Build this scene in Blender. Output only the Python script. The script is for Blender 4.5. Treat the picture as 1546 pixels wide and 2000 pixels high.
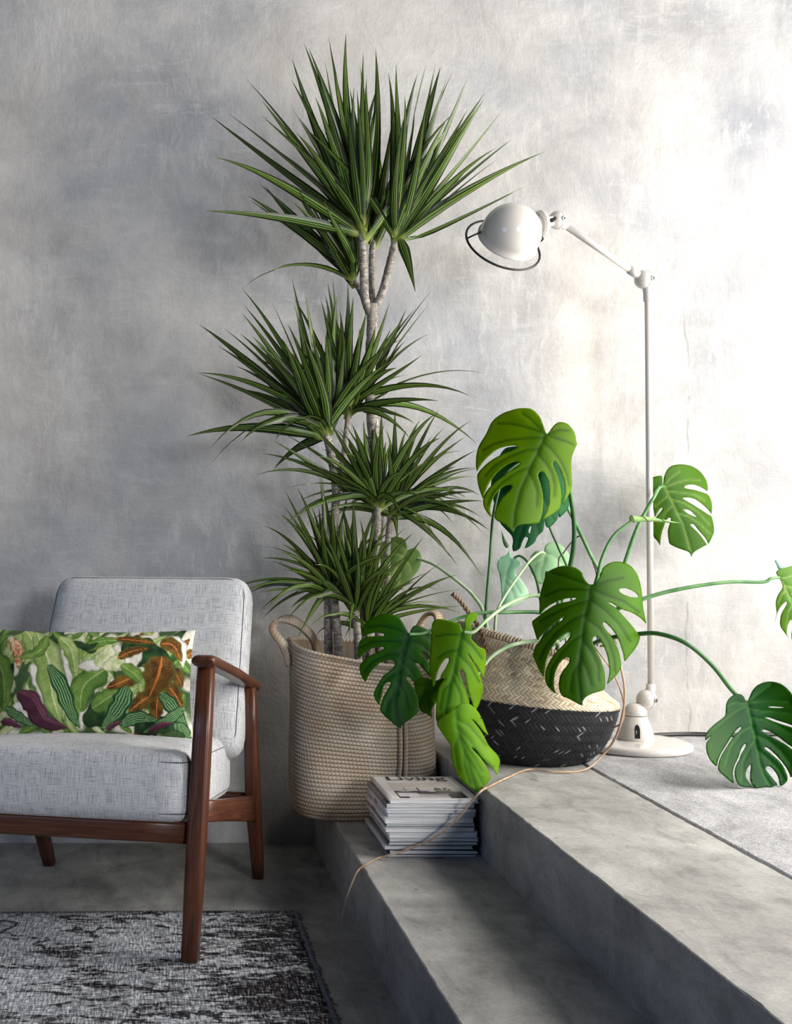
import bpy, bmesh, math, random
import numpy as np
from mathutils import Vector, Matrix, geometry as geo

# ------------------------------------------------------------------ clear
for o in list(bpy.data.objects):
    bpy.data.objects.remove(o, do_unlink=True)
SC = bpy.context.scene
C = SC.collection
R = math.radians
rng = random.Random(7)
F = 2500.0            # focal length in pixels of the 1546 x 2000 frame
PX, PY = 300.0, 1033.0
H = 0.883             # camera height above the lower floor
WALL = 3.6            # distance to the plaster wall
Z1, Z2 = 0.154, 0.308 # height of the step and of the platform

# ------------------------------------------------------------------ camera
cd = bpy.data.cameras.new('camera')
cam = bpy.data.objects.new('camera', cd)
C.objects.link(cam)
cam.location = (0, 0, H)
cam.rotation_euler = (R(90), 0, 0)
cd.sensor_fit = 'AUTO'
cd.sensor_width = 36
cd.lens = 36 * F / 2000.0
cd.shift_x = (773 - PX) / 2000.0
cd.shift_y = (PY - 1000) / 2000.0
cd.clip_start = 0.02
SC.camera = cam

# ------------------------------------------------------------------ light
world = bpy.data.worlds.new('world')
SC.world = world
world.use_nodes = True
bg = world.node_tree.nodes['Background']
bg.inputs[0].default_value = (0.55, 0.68, 1.0, 1)
bg.inputs[1].default_value = 0.035

def area(name, loc, target, sx, sy, power, col, spread=180):
    l = bpy.data.lights.new(name, 'AREA')
    l.shape = 'RECTANGLE'
    l.size, l.size_y = sx, sy
    l.energy = power
    l.color = col
    l.spread = R(spread)
    o = bpy.data.objects.new(name, l)
    C.objects.link(o)
    o.location = loc
    d = Vector(target) - Vector(loc)
    o.rotation_euler = d.to_track_quat('-Z', 'Y').to_euler()
    return o

area('window_daylight', (2.62, 2.30, 1.60), (0.4, 2.30, 1.40), 2.0, 2.0, 150, (1.0, 0.965, 0.92))
area('front_window_daylight', (2.6, -3.6, 2.1), (0.7, 3.4, 0.9), 0.9, 1.2, 165, (0.98, 0.985, 1.0))
area('left_fill_light', (-2.6, -1.2, 1.9), (0.0, 3.2, 0.5), 1.4, 1.4, 23, (0.36, 0.58, 1.0))  # added bluish fill for the left-facing risers, no window on this side

vs = SC.view_settings
vs.view_transform = 'Standard'
vs.look = 'None'
vs.exposure = 0.0
vs.gamma = 1.0
vs.use_curve_mapping = False

# ------------------------------------------------------------------ helpers
def srgb(r, g, b):
    f = lambda c: (c / 255 / 12.92) if c / 255 <= 0.04045 else ((c / 255 + 0.055) / 1.055) ** 2.4
    return (f(r), f(g), f(b), 1)

def P(px, py, Y):
    """point of the room seen at (px,py) of the photograph at distance Y"""
    return Vector(((px - PX) / F * Y, Y, H - (py - PY) / F * Y))

def tag(o, label=None, cat=None, group=None, kind=None):
    if label: o['label'] = label
    if cat: o['category'] = cat
    if group: o['group'] = group
    if kind: o['kind'] = kind
    return o

def empty(name, loc, rz=0.0):
    o = bpy.data.objects.new(name, None)
    C.objects.link(o)
    o.location = loc
    o.rotation_euler = (0, 0, rz)
    o.empty_display_size = 0.05
    return o

def mesh_obj(name, verts, faces, mat, parent=None, smooth=True, uvs=None, cols=None, offset=None):
    me = bpy.data.meshes.new(name)
    if offset is not None:
        verts = [Vector(v) - Vector(offset) for v in verts]
    me.from_pydata([tuple(v) for v in verts], [], faces)
    if smooth:
        me.polygons.foreach_set('use_smooth', [True] * len(me.polygons))
    if uvs is not None:      # per-vertex uv
        l = me.uv_layers.new(name='UVMap')
        vi = np.empty(len(me.loops), dtype=np.int32)
        me.loops.foreach_get('vertex_index', vi)
        l.data.foreach_set('uv', np.asarray(uvs, dtype=np.float32)[vi].ravel())
    if cols is not None:
        a = me.color_attributes.new('Col', 'FLOAT_COLOR', 'POINT')
        a.data.foreach_set('color', np.asarray(cols, dtype=np.float32).ravel())
    if mat: me.materials.append(mat)
    me.update()
    o = bpy.data.objects.new(name, me)
    C.objects.link(o)
    if parent: o.parent = parent
    return o

class MB:
    """collects shapes into one mesh"""
    def __init__(s): s.v, s.f, s.uv = [], [], []
    def add(s, v, f, uv=None):
        b = len(s.v)
        s.v += [Vector(p) for p in v]
        s.f += [tuple(i + b for i in q) for q in f]
        s.uv += list(uv) if uv else [(p[0], p[2]) for p in v]
    def build(s, name, mat, parent=None, smooth=True, offset=None):
        return mesh_obj(name, s.v, s.f, mat, parent, smooth, uvs=s.uv, offset=offset)

def catmull(pts, n=6):
    pts = [Vector(p) for p in pts]
    if len(pts) < 3: 
        return [pts[0].lerp(pts[1], i / n) for i in range(n + 1)]
    q = [pts[0] * 2 - pts[1]] + pts + [pts[-1] * 2 - pts[-2]]
    out = []
    for i in range(1, len(q) - 2):
        p0, p1, p2, p3 = q[i - 1], q[i], q[i + 1], q[i + 2]
        for k in range(n):
            t = k / n
            out.append(0.5 * ((2 * p1) + (p2 - p0) * t + (2 * p0 - 5 * p1 + 4 * p2 - p3) * t * t + (3 * p1 - p0 - 3 * p2 + p3) * t ** 3))
    out.append(pts[-1])
    return out

def tube(path, rad, n=8, closed=False, cap=True):
    path = [Vector(p) for p in path]
    m = len(path)
    if not hasattr(rad, '__len__'): rad = [rad] * m
    v, f, uv = [], [], []
    up = Vector((0, 0, 1))
    t0 = (path[1] - path[0]).normalized()
    a = t0.cross(up)
    if a.length < 1e-3: a = t0.cross(Vector((1, 0, 0)))
    a.normalize()
    L = 0
    for i, p in enumerate(path):
        if closed: t = (path[(i + 1) % m] - path[i - 1]).normalized()
        else: t = (path[min(i + 1, m - 1)] - path[max(i - 1, 0)]).normalized()
        a = (a - t * a.dot(t)).normalized()
        b = t.cross(a)
        if i: L += (p - path[i - 1]).length
        for k in range(n):
            w = 2 * math.pi * k / n
            v.append(p + (a * math.cos(w) + b * math.sin(w)) * rad[i])
            uv.append((k / n, L))
    for i in range(m if closed else m - 1):
        j = (i + 1) % m
        for k in range(n):
            f.append((i * n + k, i * n + (k + 1) % n, j * n + (k + 1) % n, j * n + k))
    if cap and not closed:
        f.append(tuple(range(n - 1, -1, -1)))
        f.append(tuple((m - 1) * n + k for k in range(n)))
    return v, f, uv

def lathe(prof, n=32, axis=None, origin=(0, 0, 0), cap=True):
    """prof: (r, h) pairs, revolved about axis through origin"""
    axis = Vector(axis or (0, 0, 1)).normalized()
    q = Vector((0, 0, 1)).rotation_difference(axis)
    v, f, uv = [], [], []
    for j, (r, h) in enumerate(prof):
        for k in range(n):
            w = 2 * math.pi * k / n
            v.append(Vector(origin) + q @ Vector((r * math.cos(w), r * math.sin(w), h)))
            uv.append((k / n, h))
    for j in range(len(prof) - 1):
        for k in range(n):
            f.append((j * n + k, j * n + (k + 1) % n, (j + 1) * n + (k + 1) % n, (j + 1) * n + k))
    if cap:
        if prof[0][0] > 1e-5: f.append(tuple(range(n - 1, -1, -1)))
        if prof[-1][0] > 1e-5: f.append(tuple((len(prof) - 1) * n + k for k in range(n)))
    return v, f, uv

def sphere_prof(r, n=10):
    return [(max(r * math.sin(math.pi * i / n), 1e-6), -r * math.cos(math.pi * i / n)) for i in range(n + 1)]

def sweep(path, secs, side, rad=0.3, n=4):
    """rounded-rectangle bar along path; secs = (width along side, thickness) per point"""
    path = [Vector(p) for p in path]
    m = len(path)
    v, f, uv = [], [], []
    L = 0
    K = 4 * (n)
    for i, p in enumerate(path):
        t = (path[min(i + 1, m - 1)] - path[max(i - 1, 0)]).normalized()
        s = Vector(side)
        s = (s - t * s.dot(t)).normalized()
        u = t.cross(s)
        w, h = secs[i] if isinstance(secs, list) else secs
        r = rad * min(w, h)
        if i: L += (p - path[i - 1]).length
        for c, (sx, sy) in enumerate(((1, 1), (-1, 1), (-1, -1), (1, -1))):
            for k in range(n):
                a = math.pi / 2 * c + math.pi / 2 * k / (n - 1)
                x = sx * (w / 2 - r) + r * math.cos(a)
                y = sy * (h / 2 - r) + r * math.sin(a)
                v.append(p + s * x + u * y)
                uv.append((x + y, L))
    for i in range(m - 1):
        for k in range(K):
            f.append((i * K + k, i * K + (k + 1) % K, (i + 1) * K + (k + 1) % K, (i + 1) * K + k))
    f.append(tuple(range(K - 1, -1, -1)))
    f.append(tuple((m - 1) * K + k for k in range(K)))
    return v, f, uv

def rbox(sx, sy, sz, r, n=10, puff=(0, 0, 0)):
    """rounded box centred at origin, cushion-like; uv in metres"""
    h = np.array([sx / 2, sy / 2, sz / 2])
    v, f, uv, idx = [], [], [], {}
    def key(p): return tuple(round(c, 5) for c in p)
    for ax in range(3):
        a, b = (ax + 1) % 3, (ax + 2) % 3
        for s in (-1, 1):
            base = len(v)
            g = np.linspace(-1, 1, n + 1)
            g = np.sign(g) * (1 - (1 - np.abs(g)) ** 1.5)
            for i in range(n + 1):
                for j in range(n + 1):
                    p = np.zeros(3)
                    p[ax], p[a], p[b] = s * h[ax], g[i] * h[a], g[j] * h[b]
                    inner = np.clip(p, -(h - r), h - r)
                    d = p - inner
                    ln = np.linalg.norm(d)
                    q = inner + d / max(ln, 1e-9) * r
                    for c in range(3):
                        e, k = (c + 1) % 3, (c + 2) % 3
                        if puff[c]:
                            q[c] += puff[c] * (q[c] / h[c]) * max(0, 1 - (q[e] / h[e]) ** 2) * max(0, 1 - (q[k] / h[k]) ** 2)
                    v.append(Vector(q))
                    if ax == 0: uv.append((q[1], q[2]))
                    elif ax == 1: uv.append((q[0], q[2]))
                    else: uv.append((q[0], q[1]))
            for i in range(n):
                for j in range(n):
                    q = [base + i * (n + 1) + j, base + (i + 1) * (n + 1) + j, base + (i + 1) * (n + 1) + j + 1, base + i * (n + 1) + j + 1]
                    f.append(tuple(q if s > 0 else q[::-1]))
    return v, f, uv

def weld(o, d=1e-5):
    bm = bmesh.new(); bm.from_mesh(o.data)
    bmesh.ops.remove_doubles(bm, verts=bm.verts, dist=d)
    bm.to_mesh(o.data); bm.free()
    return o

def box(x0, x1, y0, y1, z0, z1):
    v = [(x0, y0, z0), (x1, y0, z0), (x1, y1, z0), (x0, y1, z0), (x0, y0, z1), (x1, y0, z1), (x1, y1, z1), (x0, y1, z1)]
    f = [(3, 2, 1, 0), (4, 5, 6, 7), (0, 1, 5, 4), (1, 2, 6, 5), (2, 3, 7, 6), (3, 0, 4, 7)]
    return v, f

# ------------------------------------------------------------------ materials
class NT:
    def __init__(s, name):
        s.m = bpy.data.materials.new(name)
        s.m.use_nodes = True
        s.t = s.m.node_tree
        s.b = s.t.nodes['Principled BSDF']
        s.out = s.t.nodes['Material Output']
    def n(s, typ, **kw):
        x = s.t.nodes.new(typ)
        for k, v in kw.items():
            if k.startswith('i_'):
                key = k[2:]
                x.inputs[int(key) if key.isdigit() else key.replace('_', ' ')].default_value = v
            else: setattr(x, k, v)
        return x
    def l(s, a, ao, b, bi): s.t.links.new(a.outputs[ao], b.inputs[bi]); return b
    def ramp(s, src, so, stops, interp='LINEAR'):
        r = s.n('ShaderNodeValToRGB')
        r.color_ramp.interpolation = interp
        e = r.color_ramp.elements
        while len(e) < len(stops): e.new(0.5)
        for x, (p, c) in zip(e, stops):
            x.position = p
            x.color = c if hasattr(c, '__len__') else (c, c, c, 1)
        s.l(src, so, r, 0)
        return r
    def mix(s, fac, a, b, blend='MIX'):
        """fac/a/b: (node, output) or constant"""
        x = s.n('ShaderNodeMix', data_type='RGBA', blend_type=blend)
        for i, q in ((0, fac), (6, a), (7, b)):
            if isinstance(q, tuple) and hasattr(q[0], 'outputs'): s.t.links.new(q[0].outputs[q[1]], x.inputs[i])
            else: x.inputs[i].default_value = q
        return x
    def math(s, op, a, b=0.5, clamp=False):
        x = s.n('ShaderNodeMath', operation=op, use_clamp=clamp)
        for i, q in ((0, a), (1, b)):
            if isinstance(q, tuple): s.t.links.new(q[0].outputs[q[1]], x.inputs[i])
            else: x.inputs[i].default_value = q
        return x
    def coords(s, kind='Object', scale=(1, 1, 1), rot=(0, 0, 0), loc=(0, 0, 0)):
        tc = s.n('ShaderNodeTexCoord')
        mp = s.n('ShaderNodeMapping')
        mp.inputs['Scale'].default_value = scale
        mp.inputs['Rotation'].default_value = rot
        mp.inputs['Location'].default_value = loc
        s.l(tc, kind, mp, 0)
        return mp
    def noise(s, mp, scale, detail=4, rough=0.6, dist=0.0):
        x = s.n('ShaderNodeTexNoise')
        x.inputs['Scale'].default_value = scale
        x.inputs['Detail'].default_value = detail
        x.inputs['Roughness'].default_value = rough
        x.inputs['Distortion'].default_value = dist
        s.l(mp, 0, x, 'Vector')
        return x
    def bump(s, src, so, strength=0.3, dist=0.01, prev=None):
        b = s.n('ShaderNodeBump')
        b.inputs['Strength'].default_value = strength
        b.inputs['Distance'].default_value = dist
        s.l(src, so, b, 'Height')
        if prev: s.l(prev, 0, b, 'Normal')
        return b
    def finish(s, color=None, rough=0.6, normal=None, spec=0.5, **kw):
        if color is not None:
            if isinstance(color, tuple) and hasattr(color[0], 'outputs'): s.t.links.new(color[0].outputs[color[1]], s.b.inputs['Base Color'])
            else: s.b.inputs['Base Color'].default_value = color
        s.b.inputs['Roughness'].default_value = rough
        s.b.inputs['Specular IOR Level'].default_value = spec
        for k, v in kw.items(): s.b.inputs[k.replace('_', ' ')].default_value = v
        if normal: s.t.links.new(normal.outputs[0], s.b.inputs['Normal'])
        return s.m

def plain(name, col, rough=0.5, spec=0.5, **kw):
    return NT(name).finish(col, rough, spec=spec, **kw)

def m_plaster():
    t = NT('plaster')
    mp = t.coords('Object')
    big = t.noise(mp, 1.5, 4, 0.6, 0.2)
    mid = t.noise(mp, 4.5, 8, 0.70, 0.25)
    mp2 = t.coords('Object', (3.2, 3.2, 1.0), (0, R(28), 0))
    streak = t.noise(mp2, 11, 9, 0.74, 0.35)
    mp3 = t.coords('Object', (1.0, 1.0, 5.0), (0, R(-35), 0))
    trowel = t.noise(mp3, 9, 9, 0.76, 0.4)
    fine = t.noise(mp, 60, 5, 0.7)
    rb = t.ramp(big, 0, [(0.30, srgb(154, 156, 161)), (0.50, srgb(184, 182, 179)), (0.70, srgb(203, 198, 191))])
    rm = t.ramp(mid, 0, [(0.30, 0.36), (0.5, 0.5), (0.72, 0.64)])
    c1 = t.mix(0.8, (rb, 0), (rm, 0), 'OVERLAY')
    rs = t.ramp(streak, 0, [(0.52, 0), (0.60, 1)])
    msk = t.ramp(t.noise(mp, 2.6, 3, 0.6), 0, [(0.46, 0), (0.62, 1)])
    k1 = t.math('MULTIPLY', (rs, 0), (msk, 0))
    k1b = t.math('MULTIPLY', (k1, 0), 0.34)
    c2 = t.mix((k1b, 0), (c1, 2), srgb(216, 214, 210))
    rt = t.ramp(trowel, 0, [(0.53, 0), (0.60, 1)])
    msk2 = t.ramp(t.noise(mp, 3.4, 3, 0.6), 0, [(0.44, 0), (0.58, 1)])
    k2 = t.math('MULTIPLY', (rt, 0), (msk2, 0)); k2 = t.math('MULTIPLY', (k2, 0), 0.28)
    c3 = t.mix((k2, 0), (c2, 2), srgb(208, 207, 204))
    # thin wandering crack
    sx = t.n('ShaderNodeSeparateXYZ'); t.l(mp, 0, sx, 0)
    nz = t.noise(mp, 7, 4, 0.6)
    nm = t.math('MULTIPLY_ADD', (nz, 0), 0.05); nm.inputs[2].default_value = 1.475
    df = t.math('SUBTRACT', (sx, 0), (nm, 0))
    ab = t.math('ABSOLUTE', (df, 0))
    ck = t.ramp(ab, 0, [(0.0, 1), (0.0016, 0)])
    brk = t.ramp(t.noise(mp, 11, 3, 0.6), 0, [(0.42, 0), (0.52, 1)])
    zz = t.ramp(sx, 2, [(0.0, 1), (0.72, 1), (0.80, 0)])
    zs = t.math('MULTIPLY', (sx, 2), 0.5); t.t.links.new(zs.outputs[0], zz.inputs[0])
    kk = t.math('MULTIPLY', (ck, 0), (brk, 0)); kk = t.math('MULTIPLY', (kk, 0), (zz, 0)); kk = t.math('MULTIPLY', (kk, 0), 0.5)
    c4 = t.mix((kk, 0), (c3, 2), srgb(120, 118, 116))
    b1 = t.bump(mid, 0, 0.5, 0.012)
    b2 = t.bump(streak, 0, 0.35, 0.004, b1)
    b3 = t.bump(trowel, 0, 0.35, 0.004, b2)
    b4 = t.bump(fine, 0, 0.15, 0.0015, b3)
    return t.finish((c4, 2), 0.62, b4, 0.35)

def m_concrete(name, a, b, c, grain=0.2, rough=0.6, spots=True, fine_scale=180):
    t = NT(name)
    mp = t.coords('Object')
    n1 = t.noise(mp, 4, 6, 0.65, 0.5)
    n2 = t.noise(t.coords('Object', (1.0, 0.35, 1.0), (0, 0, R(12))), 16, 6, 0.7, 0.6)
    n3 = t.noise(mp, fine_scale, 3, 0.6)
    r1 = t.ramp(n1, 0, [(0.32, a), (0.52, b), (0.7, c)])
    r2 = t.ramp(n2, 0, [(0.3, 0.30), (0.5, 0.5), (0.7, 0.62)])
    col = t.mix(0.85, (r1, 0), (r2, 0), 'OVERLAY')
    r3 = t.ramp(n3, 0, [(0.3, 0.5 - grain), (0.7, 0.5 + grain)])
    col = t.mix(0.8, (col, 2), (r3, 0), 'OVERLAY')
    if spots:
        sp = t.ramp(t.noise(t.coords('Object', (1, 0.6, 1)), 26, 4, 0.6), 0, [(0.64, 0), (0.74, 0.6)])
        col = t.mix((sp, 0), (col, 2), srgb(70, 68, 66))
    b1 = t.bump(n2, 0, 0.15, 0.003)
    b2 = t.bump(n3, 0, 0.2 + grain, 0.0015, b1)
    return t.finish((col, 2), rough, b2, 0.4)

def m_fabric():
    t = NT('linen')
    a = t.noise(t.coords('UV', (24, 900, 1)), 1.0, 3, 0.7)
    b = t.noise(t.coords('UV', (900, 24, 1), loc=(3.3, 8.1, 0)), 1.0, 3, 0.7)
    g = t.noise(t.coords('UV', (900, 900, 1)), 1.0, 2, 0.6)
    ra = t.ramp(a, 0, [(0.34, 0.0), (0.50, 1)])
    rb = t.ramp(b, 0, [(0.36, 0.0), (0.52, 1)])
    mul = t.math('MULTIPLY', (ra, 0), (rb, 0))
    mm = t.math('MULTIPLY_ADD', (mul, 0), 0.75); t.l(g, 0, mm, 2)
    col = t.ramp(mm, 0, [(0.32, srgb(88, 94, 104)), (0.56, srgb(166, 170, 175)), (0.95, srgb(220, 220, 220))])
    col.inputs[0].default_value = 0
    sub = t.math('MULTIPLY', (mm, 0), 0.85)
    t.l(sub, 0, col, 0)
    bmp = t.bump(mul, 0, 0.4, 0.0015)
    return t.finish((col, 0), 0.9, bmp, 0.2, Sheen_Weight=0.25)

def m_wood():
    t = NT('walnut_wood')
    mp = t.coords('UV', (60, 3, 1))
    n1 = t.noise(mp, 1.6, 5, 0.65, 1.2)
    n2 = t.noise(t.coords('UV', (260, 8, 1)), 1.0, 3, 0.6)
    c = t.ramp(n1, 0, [(0.25, srgb(50, 25, 16)), (0.5, srgb(84, 47, 30)), (0.75, srgb(112, 68, 45))])
    r2 = t.ramp(n2, 0, [(0.3, 0.40), (0.7, 0.58)])
    c2 = t.mix(0.7, (c, 0), (r2, 0), 'OVERLAY')
    b = t.bump(n2, 0, 0.06, 0.001)
    return t.finish((c2, 2), 0.33, b, 0.5)

def m_vcol(name, rough=0.6, spec=0.4, trans=0.0, bump=None, tcol=None):
    t = NT(name)
    a = t.n('ShaderNodeVertexColor', layer_name='Col')
    nrm = None
    if bump:
        nz = t.noise(t.coords('Object'), bump[0], 3, 0.6)
        nrm = t.bump(nz, 0, bump[1], bump[2])
    t.finish((a, 0), rough, nrm, spec)
    if trans:
        tr = t.n('ShaderNodeBsdfTranslucent')
        mixc = t.mix(1.0, (a, 0), tcol or (1.75, 1.30, 0.35, 1), 'MULTIPLY')
        t.t.links.new(mixc.outputs[2], tr.inputs[0])
        ms = t.n('ShaderNodeMixShader'); ms.inputs[0].default_value = trans
        t.t.links.new(t.b.outputs[0], ms.inputs[1]); t.t.links.new(tr.outputs[0], ms.inputs[2])
        t.t.links.new(ms.outputs[0], t.out.inputs[0])
    return t.m

def m_sword():
    t = NT('striped_sword_leaf')
    tc = t.n('ShaderNodeTexCoord')
    sx = t.n('ShaderNodeSeparateXYZ'); t.l(tc, 'UV', sx, 0)
    oi = t.n('ShaderNodeObjectInfo')
    dk, md, lt = srgb(14, 34, 10), srgb(36, 66, 16), srgb(150, 168, 76)
    c = t.ramp(sx, 0, [(0.0, srgb(54, 26, 30)), (0.06, dk), (0.22, md), (0.30, lt), (0.36, dk), (0.47, srgb(56, 104, 32)), (0.50, srgb(176, 196, 110)),
                       (0.53, srgb(56, 104, 32)), (0.64, dk), (0.70, lt), (0.78, md), (0.94, dk), (1.0, srgb(54, 26, 30))])
    rnd = t.ramp(oi, 'Random', [(0, 0.26), (1, 0.74)])
    c2 = t.mix(0.9, (c, 0), (rnd, 0), 'OVERLAY')
    basec = t.ramp(sx, 1, [(0.0, 1), (0.10, 0)])
    c3 = t.mix((basec, 0), (c2, 2), srgb(168, 184, 92))
    t.finish((c3, 2), 0.30, None, 0.5)
    tr = t.n('ShaderNodeBsdfTranslucent'); t.t.links.new(c3.outputs[2], tr.inputs[0])
    ms = t.n('ShaderNodeMixShader'); ms.inputs[0].default_value = 0.22
    t.t.links.new(t.b.outputs[0], ms.inputs[1]); t.t.links.new(tr.outputs[0], ms.inputs[2])
    t.t.links.new(ms.outputs[0], t.out.inputs[0])
    return t.m

def m_bark():
    t = NT('pale_ringed_bark')
    mp = t.coords('UV', (3, 90, 1))
    n = t.noise(mp, 1.0, 4, 0.7, 1.5)
    n2 = t.noise(t.coords('Object'), 70, 4, 0.7)
    c = t.ramp(n, 0, [(0.30, srgb(80, 72, 66)), (0.48, srgb(150, 142, 132)), (0.65, srgb(196, 190, 180))])
    r2 = t.ramp(n2, 0, [(0.3, 0.32), (0.7, 0.62)])
    c2 = t.mix(0.8, (c, 0), (r2, 0), 'OVERLAY')
    b = t.bump(n, 0, 0.6, 0.004)
    return t.finish((c2, 2), 0.85, b, 0.2)

def m_jute():
    t = NT('braided_jute')
    tc = t.n('ShaderNodeTexCoord'); sx = t.n('ShaderNodeSeparateXYZ'); t.l(tc, 'UV', sx, 0)
    # u = metres along the braid, v = -1..1 across the braid: chevron stitches
    av = t.math('ABSOLUTE', (sx, 1))
    k = t.math('MULTIPLY', (av, 0), 0.55)
    u = t.math('MULTIPLY', (sx, 0), 105.0)
    ph = t.math('ADD', (u, 0), (k, 0))
    fr = t.math('FRACT', (ph, 0))
    st = t.ramp(fr, 0, [(0.0, 0.12), (0.22, 0.9), (0.6, 1.0), (0.85, 0.6), (1.0, 0.12)])
    ed = t.ramp(av, 0, [(0.55, 1), (0.95, 0.15)])
    hgt = t.math('MULTIPLY', (st, 0), (ed, 0))
    nz = t.noise(t.coords('Object'), 420, 3, 0.7)
    big = t.noise(t.coords('Object'), 9, 4, 0.6)
    c = t.ramp(hgt, 0, [(0.0, srgb(132, 110, 88)), (0.4, srgb(186, 168, 146)), (1.0, srgb(214, 200, 180))])
    rn = t.ramp(nz, 0, [(0.3, 0.36), (0.7, 0.64)])
    c2 = t.mix(0.85, (c, 0), (rn, 0), 'OVERLAY')
    rb = t.ramp(big, 0, [(0.35, srgb(186, 152, 116)), (0.6, srgb(206, 198, 188))])
    c3 = t.mix(0.30, (c2, 2), (rb, 0), 'MIX')
    hh = t.math('MULTIPLY_ADD', (nz, 0), 0.3); t.l(hgt, 0, hh, 2)
    b = t.bump(hh, 0, 0.7, 0.0022)
    return t.finish((c3, 2), 0.95, b, 0.1)

def m_rug():
    t = NT('distressed_rug')
    mp = t.coords('Object')
    n1 = t.noise(mp, 2.3, 4, 0.6, 0.8)
    n2 = t.noise(t.coords('Object', (1, 3.2, 1)), 9, 7, 0.75, 1.0)
    n3 = t.noise(t.coords('Object', (1, 2.0, 1)), 34, 6, 0.75)
    # knots of the warp and weft
    w1 = t.noise(t.coords('Object', (260, 30, 1)), 1.0, 2, 0.7)
    w2 = t.noise(t.coords('Object', (40, 330, 1)), 1.0, 2, 0.7)
    sx = t.n('ShaderNodeSeparateXYZ'); t.l(mp, 0, sx, 0)
    # right-hand and near zones keep more of the dark pile
    gx = t.math('MULTIPLY_ADD', (sx, 0), 0.27); gx.inputs[2].default_value = -0.335
    gy = t.math('MULTIPLY_ADD', (sx, 1), -0.22); gy.inputs[2].default_value = 0.14
    n2s = t.math('MULTIPLY_ADD', (n2, 0), 1.7); n2s.inputs[2].default_value = -0.34
    s1 = t.math('ADD', (n2s, 0), (gx, 0)); s1 = t.math('ADD', (s1, 0), (gy, 0))
    n1s = t.math('MULTIPLY_ADD', (n1, 0), 0.9); n1s.inputs[2].default_value = -0.47
    s2 = t.math('ADD', (s1, 0), (n1s, 0))
    n3s = t.math('MULTIPLY_ADD', (n3, 0), 0.9); n3s.inputs[2].default_value = -0.45
    s3 = t.math('ADD', (s2, 0), (n3s, 0))
    dark = t.ramp(s3, 0, [(0.42, 0), (0.54, 1)])
    wv = t.math('MULTIPLY', (w1, 0), (w2, 0))
    pale = t.ramp(wv, 0, [(0.16, srgb(100, 103, 110)), (0.26, srgb(160, 163, 168)), (0.34, srgb(232, 233, 234))])
    dk = t.ramp(wv, 0, [(0.18, srgb(18, 15, 18)), (0.28, srgb(44, 38, 42)), (0.37, srgb(160, 160, 162))])
    c1 = t.mix((dark, 0), (pale, 0), (dk, 0))
    # flower outlines left in the worn field
    vo = t.n('ShaderNodeTexVoronoi', feature='DISTANCE_TO_EDGE'); vo.inputs['Scale'].default_value = 8.5
    wp = t.noise(mp, 14, 3, 0.6)
    dv = t.n('ShaderNodeMixRGB'); dv.inputs[0].default_value = 0.12
    t.t.links.new(mp.outputs[0], dv.inputs[1]); t.t.links.new(wp.outputs['Color'], dv.inputs[2]); t.t.links.new(dv.outputs[0], vo.inputs['Vector'])
    ln = t.ramp(vo, 0, [(0.0, 1), (0.03, 1), (0.05, 0)])
    gate = t.ramp(t.noise(mp, 10, 2, 0.5), 0, [(0.54, 0), (0.58, 0.9)])
    lg = t.math('MULTIPLY', (ln, 0), (gate, 0))
    c2 = t.mix((lg, 0), (c1, 2), srgb(20, 20, 24))
    fade = t.ramp(t.noise(mp, 5, 3, 0.6), 0, [(0.35, 0.34), (0.65, 0.62)])
    c3 = t.mix(0.7, (c2, 2), (fade, 0), 'OVERLAY')
    b = t.bump(wv, 0, 0.8, 0.003)
    return t.finish((c3, 2), 0.95, b, 0.1)

M = {
    'plaster': m_plaster(),
    'floor': m_concrete('lower_concrete', srgb(124, 123, 119), srgb(150, 149, 144), srgb(170, 169, 163), 0.10),
    'step': m_concrete('smooth_concrete', srgb(140, 138, 134), srgb(170, 168, 163), srgb(190, 188, 182), 0.08),
    'rough': m_concrete('rough_concrete', srgb(150, 149, 150), srgb(172, 171, 172), srgb(186, 185, 185), 0.34, 0.8, False, 330),
    'linen': m_fabric(), 'wood': m_wood(), 'sword': m_sword(), 'bark': m_bark(), 'jute': m_jute(), 'rug': m_rug(),
    'blade': m_vcol('monstera_blade', 0.42, 0.10, 0.36, (90, 0.06, 0.001)),
    'pale_blade': m_vcol('pale_monstera_blade', 0.42, 0.4, 0.40, (90, 0.10, 0.002), (1.15, 1.2, 0.95, 1)),
    'print': m_vcol('printed_cotton', 0.85, 0.2, 0, (900, 0.3, 0.0008)),
    'weave': m_vcol('woven_seagrass', 0.55, 0.4, 0, (260, 0.5, 0.0012)),
    'enamel': plain('cream_enamel', srgb(214, 209, 202), 0.16, 0.6, Coat_Weight=0.4, Coat_Roughness=0.08),
    'black': plain('black_rubber', srgb(26, 26, 28), 0.38),
    'chrome': plain('steel', srgb(190, 190, 192), 0.2, 0.5, Metallic=1.0),
    'bulb': plain('frosted_glass', srgb(235, 235, 232), 0.4),
    'seam': plain('dark_thread', srgb(74, 78, 86), 0.9),
    'soil': plain('potting_soil', srgb(44, 34, 28), 0.95),
    'dark_in': plain('basket_core', srgb(30, 25, 21), 0.9),
    'frame': plain('window_frame_paint', srgb(60, 60, 62), 0.5),
    'ink': plain('black_ink', srgb(24, 24, 28), 0.6),
    'red_ink': plain('red_ink', srgb(168, 30, 44), 0.6),
    'grey_ink': plain('grey_ink', srgb(120, 122, 128), 0.6),
    'fringe': plain('cotton_fringe', srgb(110, 110, 113), 0.95),
}
def m_stem(name, c0, c1):
    t = NT(name)
    n = t.noise(t.coords('Object'), 14, 4, 0.6)
    c = t.ramp(n, 0, [(0.35, c0), (0.65, c1)])
    return t.finish((c, 0), 0.42, None, 0.4)
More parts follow.
